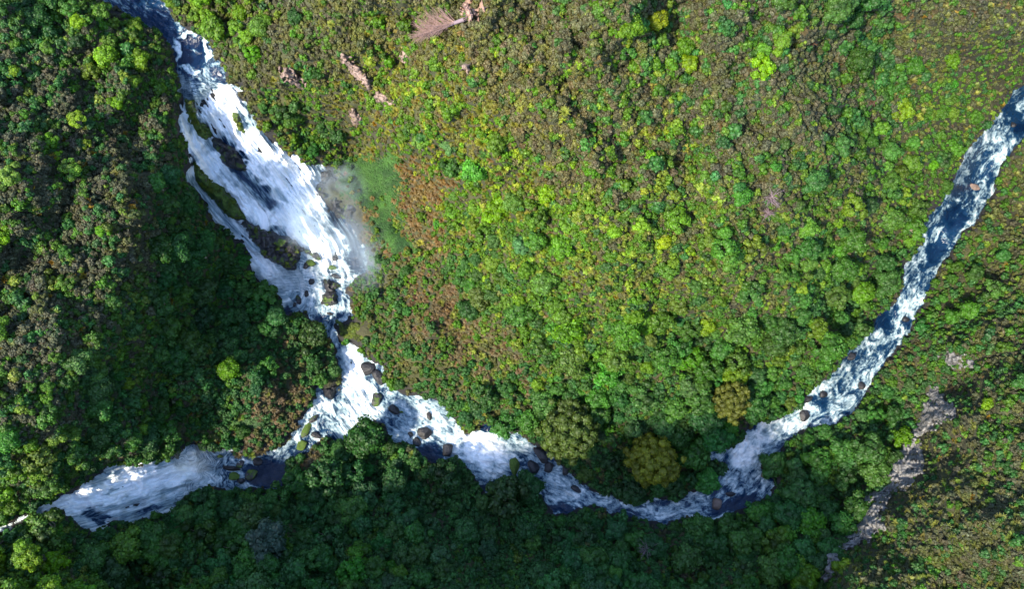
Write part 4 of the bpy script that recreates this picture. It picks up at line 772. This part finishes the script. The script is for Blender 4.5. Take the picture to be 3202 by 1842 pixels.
for i, lab in zip(ps, lbs):
    o = bpy.data.objects.new('shrub', SHRUB[int(i) % 8][0]); S.collection.objects.link(o)
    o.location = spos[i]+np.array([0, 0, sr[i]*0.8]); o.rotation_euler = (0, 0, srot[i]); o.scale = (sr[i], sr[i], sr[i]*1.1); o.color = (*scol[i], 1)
    props(o, lab, 'shrub', 'shrubs among the scrub')
medf = np.median(sr[pf])
lbs = label_all([(gx_[i], gy_[i], 'orange' if sp[i] == 7 else 'yellow green', 'small' if sr[i] < medf else 'large') for i in pf], 'spiky flax bush')
for i, lab in zip(pf, lbs):
    o = bpy.data.objects.new('flax_bush', TUFT[int(i) % 3][0]); S.collection.objects.link(o)
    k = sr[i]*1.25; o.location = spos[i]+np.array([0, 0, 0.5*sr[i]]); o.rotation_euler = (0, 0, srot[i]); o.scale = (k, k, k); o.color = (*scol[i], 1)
    props(o, lab, 'flax bush', 'flax bushes on the slopes')
rest = ~smask; n_ = rest.sum(); r_s = sr[rest]; s_p = sp[rest]
idx = rng.integers(0, 8, n_); tf_ = np.isin(s_p, (5, 7)); idx = np.where(tf_, 8+rng.integers(0, 3, n_), idx); idx = np.where(s_p == 6, 11+rng.integers(0, 3, n_), idx)
kk = np.where(idx >= 8, r_s*1.3, r_s); pp = spos[rest].copy(); pp[:, 2] += np.where(idx >= 8, 0.35*r_s, 0.75*r_s)
mass('scrub', 'dense low brown, olive and green scrub covering the plateau and slopes', [t[1] for t in SHRUB]+[t[1] for t in TUFT]+[t[1] for t in FERN], pp, idx,
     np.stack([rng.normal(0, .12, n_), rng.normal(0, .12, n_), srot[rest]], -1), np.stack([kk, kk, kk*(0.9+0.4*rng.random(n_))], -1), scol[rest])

# grass of the clearing
gX, gY = np.meshgrid(np.arange(700, 1290, 4.0), np.arange(470, 1380, 4.0)); gX = (gX+rng.uniform(-2, 2, gX.shape)).ravel(); gY = (gY+rng.uniform(-2, 2, gY.shape)).ravel()
g_ = np.minimum(sdf_near(gX, gY, GRASS, 60), sdf_near(gX, gY, GRASS2, 60))+fbm(gX/60, gY/60, 4, 3)*46; k_ = (g_+rng.normal(0, 12, len(gX)) < 2) & (dw_at(gX, gY) > 4); gX, gY = gX[k_], gY[k_]
gp, _ = land(gX, gY); n_ = len(gX); gs = 0.45+0.35*rng.random(n_)
tone_ = np.clip(fbm(gX/38, gY/38, 4, 31)*1.5+0.5, 0.0, 1)[:, None]
gc = (np.array([[0.024, 0.062, 0.018]])*(1-tone_)+np.array([[0.058, 0.130, 0.034]])*tone_)*(1+0.12*rng.normal(size=(n_, 1)))
mass('grass', 'smooth green grass of the clearing beside the waterfall', [FERN[0][1], FERN[1][1]], gp, rng.integers(0, 2, n_), np.stack([np.zeros(n_), np.zeros(n_), rng.random(n_)*6.28], -1), np.stack([gs, gs, gs*0.7], -1), np.clip(gc, .01, .4))
# moss and low plants on the big rocks
mx_, my_ = [], []
for pl, hh, mt, lab in [ISL[0], ISL[1], ISL[3], ISL[4], ISL[7]]:
    p = np.array(pl); a = np.arange(p[:, 0].min(), p[:, 0].max(), 7.0); b = np.arange(p[:, 1].min(), p[:, 1].max(), 7.0); X, Y = np.meshgrid(a, b)
    X = (X+rng.uniform(-4, 4, X.shape)).ravel(); Y = (Y+rng.uniform(-4, 4, Y.shape)).ravel(); k_ = (sdf(X, Y, pl) < -9) & (fbm(X/20, Y/20, 2, 55) > (0.16 if mt is M_WET else -0.12)); mx_ += list(X[k_]); my_ += list(Y[k_])
mx_, my_ = np.array(mx_), np.array(my_); n_ = len(mx_); mp_ = P(mx_, my_, base(mx_, my_)+2.2); ms = 0.35+0.4*rng.random(n_)
mass('moss_plants', 'low green plants growing on the wet rocks', [t[1] for t in SHRUB[:4]]+[FERN[0][1]], mp_, rng.integers(0, 5, n_), np.stack([np.zeros(n_), np.zeros(n_), rng.random(n_)*6.28], -1), np.stack([ms*1.2, ms*1.2, ms*0.6], -1),
     np.array([[0.075, 0.10, 0.015]])*(1+0.25*rng.normal(size=(n_, 1))).clip(.3, 2))

# ------------------------------------------------------------------ fallen and dead trees
def branchy(seed, spine, n1, ln, spreadang, zup=0.15, back=0.0, k=5, r0=0.08, twigs=5):
    r = random.Random(seed); V_, F_ = [], []
    A_, B_ = Vector(spine[0]), Vector(spine[1]); d = (B_-A_)
    for i in range(n1):
        t = 0.12+0.88*i/n1; o = A_+d*t; sgn = 1 if i % 2 else -1
        ang = sgn*(spreadang*(0.25+0.9*r.random())); dr = Vector((d.x*math.cos(ang)-d.y*math.sin(ang), d.x*math.sin(ang)+d.y*math.cos(ang), 0)).normalized()
        L = ln*(1.05-0.55*abs(t-0.45))*(0.7+0.5*r.random()); dr.z = zup*(r.random()*2-0.4)
        e1 = o+dr*L*0.5+Vector((0, 0, L*0.08)); e2 = o+dr*L+Vector((r.uniform(-.3, .3), r.uniform(-.3, .3), 0))
        tube_path(V_, F_, [o, e1, e2], [r0, r0*0.6, r0*0.2], 4)
        for j in range(twigs):
            s = 0.2+0.75*j/twigs; q = o.lerp(e2, s); a2 = r.uniform(-0.8, 0.8); d2v = Vector((dr.x*math.cos(a2)-dr.y*math.sin(a2), dr.x*math.sin(a2)+dr.y*math.cos(a2), r.uniform(-.2, .5)))
            tube_path(V_, F_, [q, q+d2v*L*0.3], [r0*0.45, r0*0.12], 3)
    return V_, F_
def pos_at(x, y, up=0.0): 
    p, _ = land(x, y); return Vector(p[0])+Vector((0, 0, up))
A0, B0 = pos_at(1150*K, 58*K, 1.6), pos_at(1050*K, 103*K, 1.9)
root = bpy.data.objects.new('fallen_tree', None); S.collection.objects.link(root); root.location = A0
props(root, 'uprooted dead tree with pinkish branches and pale root plate lying near the top edge', 'fallen tree')
rel = B0-A0
V_, F_ = [], []; tube_path(V_, F_, [Vector((0, 0, -0.2)), rel*0.3, rel*0.65, rel], [0.42, 0.30, 0.17, 0.06], 8)
me = mesh_np('trunk', np.array(V_), np.array(F_)); add('trunk', me, M_GREY, root)
V_, F_ = branchy(5, (rel*0.10, rel*0.98), 110, 3.9, 0.75, r0=0.06, twigs=9)
add('branches', mesh_np('branches', np.array(V_), np.array(F_)), M_DEAD, root)
v = IC4[0].copy(); rs_ = np.random.default_rng(8); v = v*(1+0.55*fbm(v[:, 1]*2.5, v[:, 2]*2.5+v[:, 0], 4, 12)[:, None]); v *= np.array([0.5, 1.35, 1.1])
rp_ = add('root_plate', mesh_np('root_plate', v, IC4[1]), M_SOIL, root); rp_.rotation_euler = (0, 0, math.atan2(rel.y, rel.x)+0.5); rp_.location = (0.8, 0.6, 0.3)
V_, F_ = [], []
for i in range(26):
    a = rs_.uniform(0, 6.28); d_ = Vector((0.35*rs_.normal()+0.3, math.cos(a)*1.3, math.sin(a)*1.1)); tube_path(V_, F_, [Vector((0, 0, 0)), d_*0.7, d_*(1.2+0.5*rs_.random())+Vector((rs_.normal()*.4, 0, 0))], [0.16, 0.09, 0.03], 5)
ro = add('roots', mesh_np('roots', np.array(V_), np.array(F_)), M_DEAD, root); ro.rotation_euler = rp_.rotation_euler; ro.location = rp_.location
def dead(x, y, size, mat, label, n1=26, name='dead_tree'):
    p = pos_at(x*K, y*K, 1.3); rt = bpy.data.objects.new(name, None); S.collection.objects.link(rt); rt.location = p; props(rt, label, 'dead tree')
    V_, F_ = [], []; tube_path(V_, F_, [(0, 0, -1.8), (0.1, 0, size*0.5), (0.2, 0.1, size)], [0.16, 0.12, 0.05], 6)
    add('trunk', mesh_np('trunk', np.array(V_), np.array(F_)), mat, rt)
    V_, F_ = [], []; r = random.Random(int(x))
    for i in range(n1):
        a = r.random()*6.283; z0 = size*(0.3+0.6*r.random()); L = size*(0.25+0.5*r.random()); d_ = Vector((math.cos(a), math.sin(a), 0.5*r.random()))
        o = Vector((0.1, 0.05, z0)); tube_path(V_, F_, [o, o+d_*L*0.5+Vector((0, 0, .2)), o+d_*L], [0.06, 0.04, 0.015], 4)
        for j in range(6):
            q = o+d_*L*(0.3+0.1*j); e = Vector((r.uniform(-1, 1), r.uniform(-1, 1), r.uniform(0, .8)))*L*0.28; tube_path(V_, F_, [q, q+e], [0.032, 0.012], 3)
    add('branches', mesh_np('branches', np.array(V_), np.array(F_)), mat, rt)
dead(1887, 505, 4.0, M_GREY, 'purple grey dead tree standing among green shrubs right of centre', 46)
dead(1885, 540, 2.7, M_GREY, 'smaller purple grey dead shrub just below the purple dead tree', 34)
dead(1590, 1350, 4.6, M_GREY, 'pale leafless tree in the shaded bottom forest', 26)
dead(2555, 1500, 3, M_GREY, 'grey dead shrub below the right edge', 20) if False else None
dead(2150-35, 1215-30+0, 0.01, M_GREY, '', 1) if False else None
dead(2000, 1150, 3.6, M_GREY, 'bare pale forked tree in the forest below the right rapids', 18)
dead(1720, 1110, 3.2, M_GREY, 'small bare grey tree between the two golden trees and the cascade', 14)

# ------------------------------------------------------------------ spray hanging over the falls
def mist(x, y, up, rx, ry, rz, rot, dens, label, seed):
    v = IC2[0]; o = add('mist', mesh_np('mist', v, IC2[1])); z = float(base(x*K, y*K)); o.location = P(x*K, y*K, z)+np.array([0, 0, up]); o.scale = (rx, ry, rz); o.rotation_euler = (0, 0, R(rot))
    m = bpy.data.materials.new('mist'); m.use_nodes = True; t = m.node_tree; t.nodes.remove(t.nodes['Principled BSDF']); out = t.nodes['Material Output']
    tc = t.nodes.new('ShaderNodeTexCoord'); ln = t.nodes.new('ShaderNodeVectorMath'); ln.operation = 'LENGTH'; t.links.new(tc.outputs['Object'], ln.inputs[0])
    mr = t.nodes.new('ShaderNodeMapRange'); mr.inputs[1].default_value = 0.92; mr.inputs[2].default_value = 0.1; mr.interpolation_type = 'SMOOTHSTEP'; t.links.new(ln.outputs['Value'], mr.inputs[0])
    nz = t.nodes.new('ShaderNodeTexNoise'); nz.inputs['Scale'].default_value = 2.2; nz.inputs['Detail'].default_value = 4; nz.inputs['Distortion'].default_value = 0.8
    ad = t.nodes.new('ShaderNodeVectorMath'); ad.inputs[1].default_value = (seed, seed, 0); t.links.new(tc.outputs['Object'], ad.inputs[0]); t.links.new(ad.outputs[0], nz.inputs['Vector'])
    m2 = t.nodes.new('ShaderNodeMapRange'); m2.inputs[1].default_value = 0.33; m2.inputs[2].default_value = 0.75; t.links.new(nz.outputs[0], m2.inputs[0])
    a = t.nodes.new('ShaderNodeMath'); a.operation = 'MULTIPLY'; t.links.new(mr.outputs[0], a.inputs[0]); t.links.new(m2.outputs[0], a.inputs[1])
    b = t.nodes.new('ShaderNodeMath'); b.operation = 'MULTIPLY'; b.inputs[1].default_value = dens; t.links.new(a.outputs[0], b.inputs[0])
    pv = t.nodes.new('ShaderNodeVolumePrincipled'); pv.inputs['Color'].default_value = (0.70, 0.85, 1, 1); pv.inputs['Anisotropy'].default_value = -0.1; t.links.new(b.outputs[0], pv.inputs['Density']); t.links.new(pv.outputs[0], out.inputs['Volume'])
    o.data.materials.append(m); props(o, label, kind='stuff')
mist(838, 460, 4, 16, 11, 5, -50, 0.17, 'white spray drifting off the right edge of the main waterfall', 1)
mist(905, 630, 4, 20, 15, 5, -50, 0.19, 'thin spray hanging over the foot of the main waterfall', 3)
mist(740, 540, 3, 19, 10, 4, -48, 0.30, 'veil of spray over the middle of the main waterfall', 5)
mist(430, 1165, 3, 16, 8, 4, 14, 0.10, 'veil of spray over the lower left waterfall', 8)
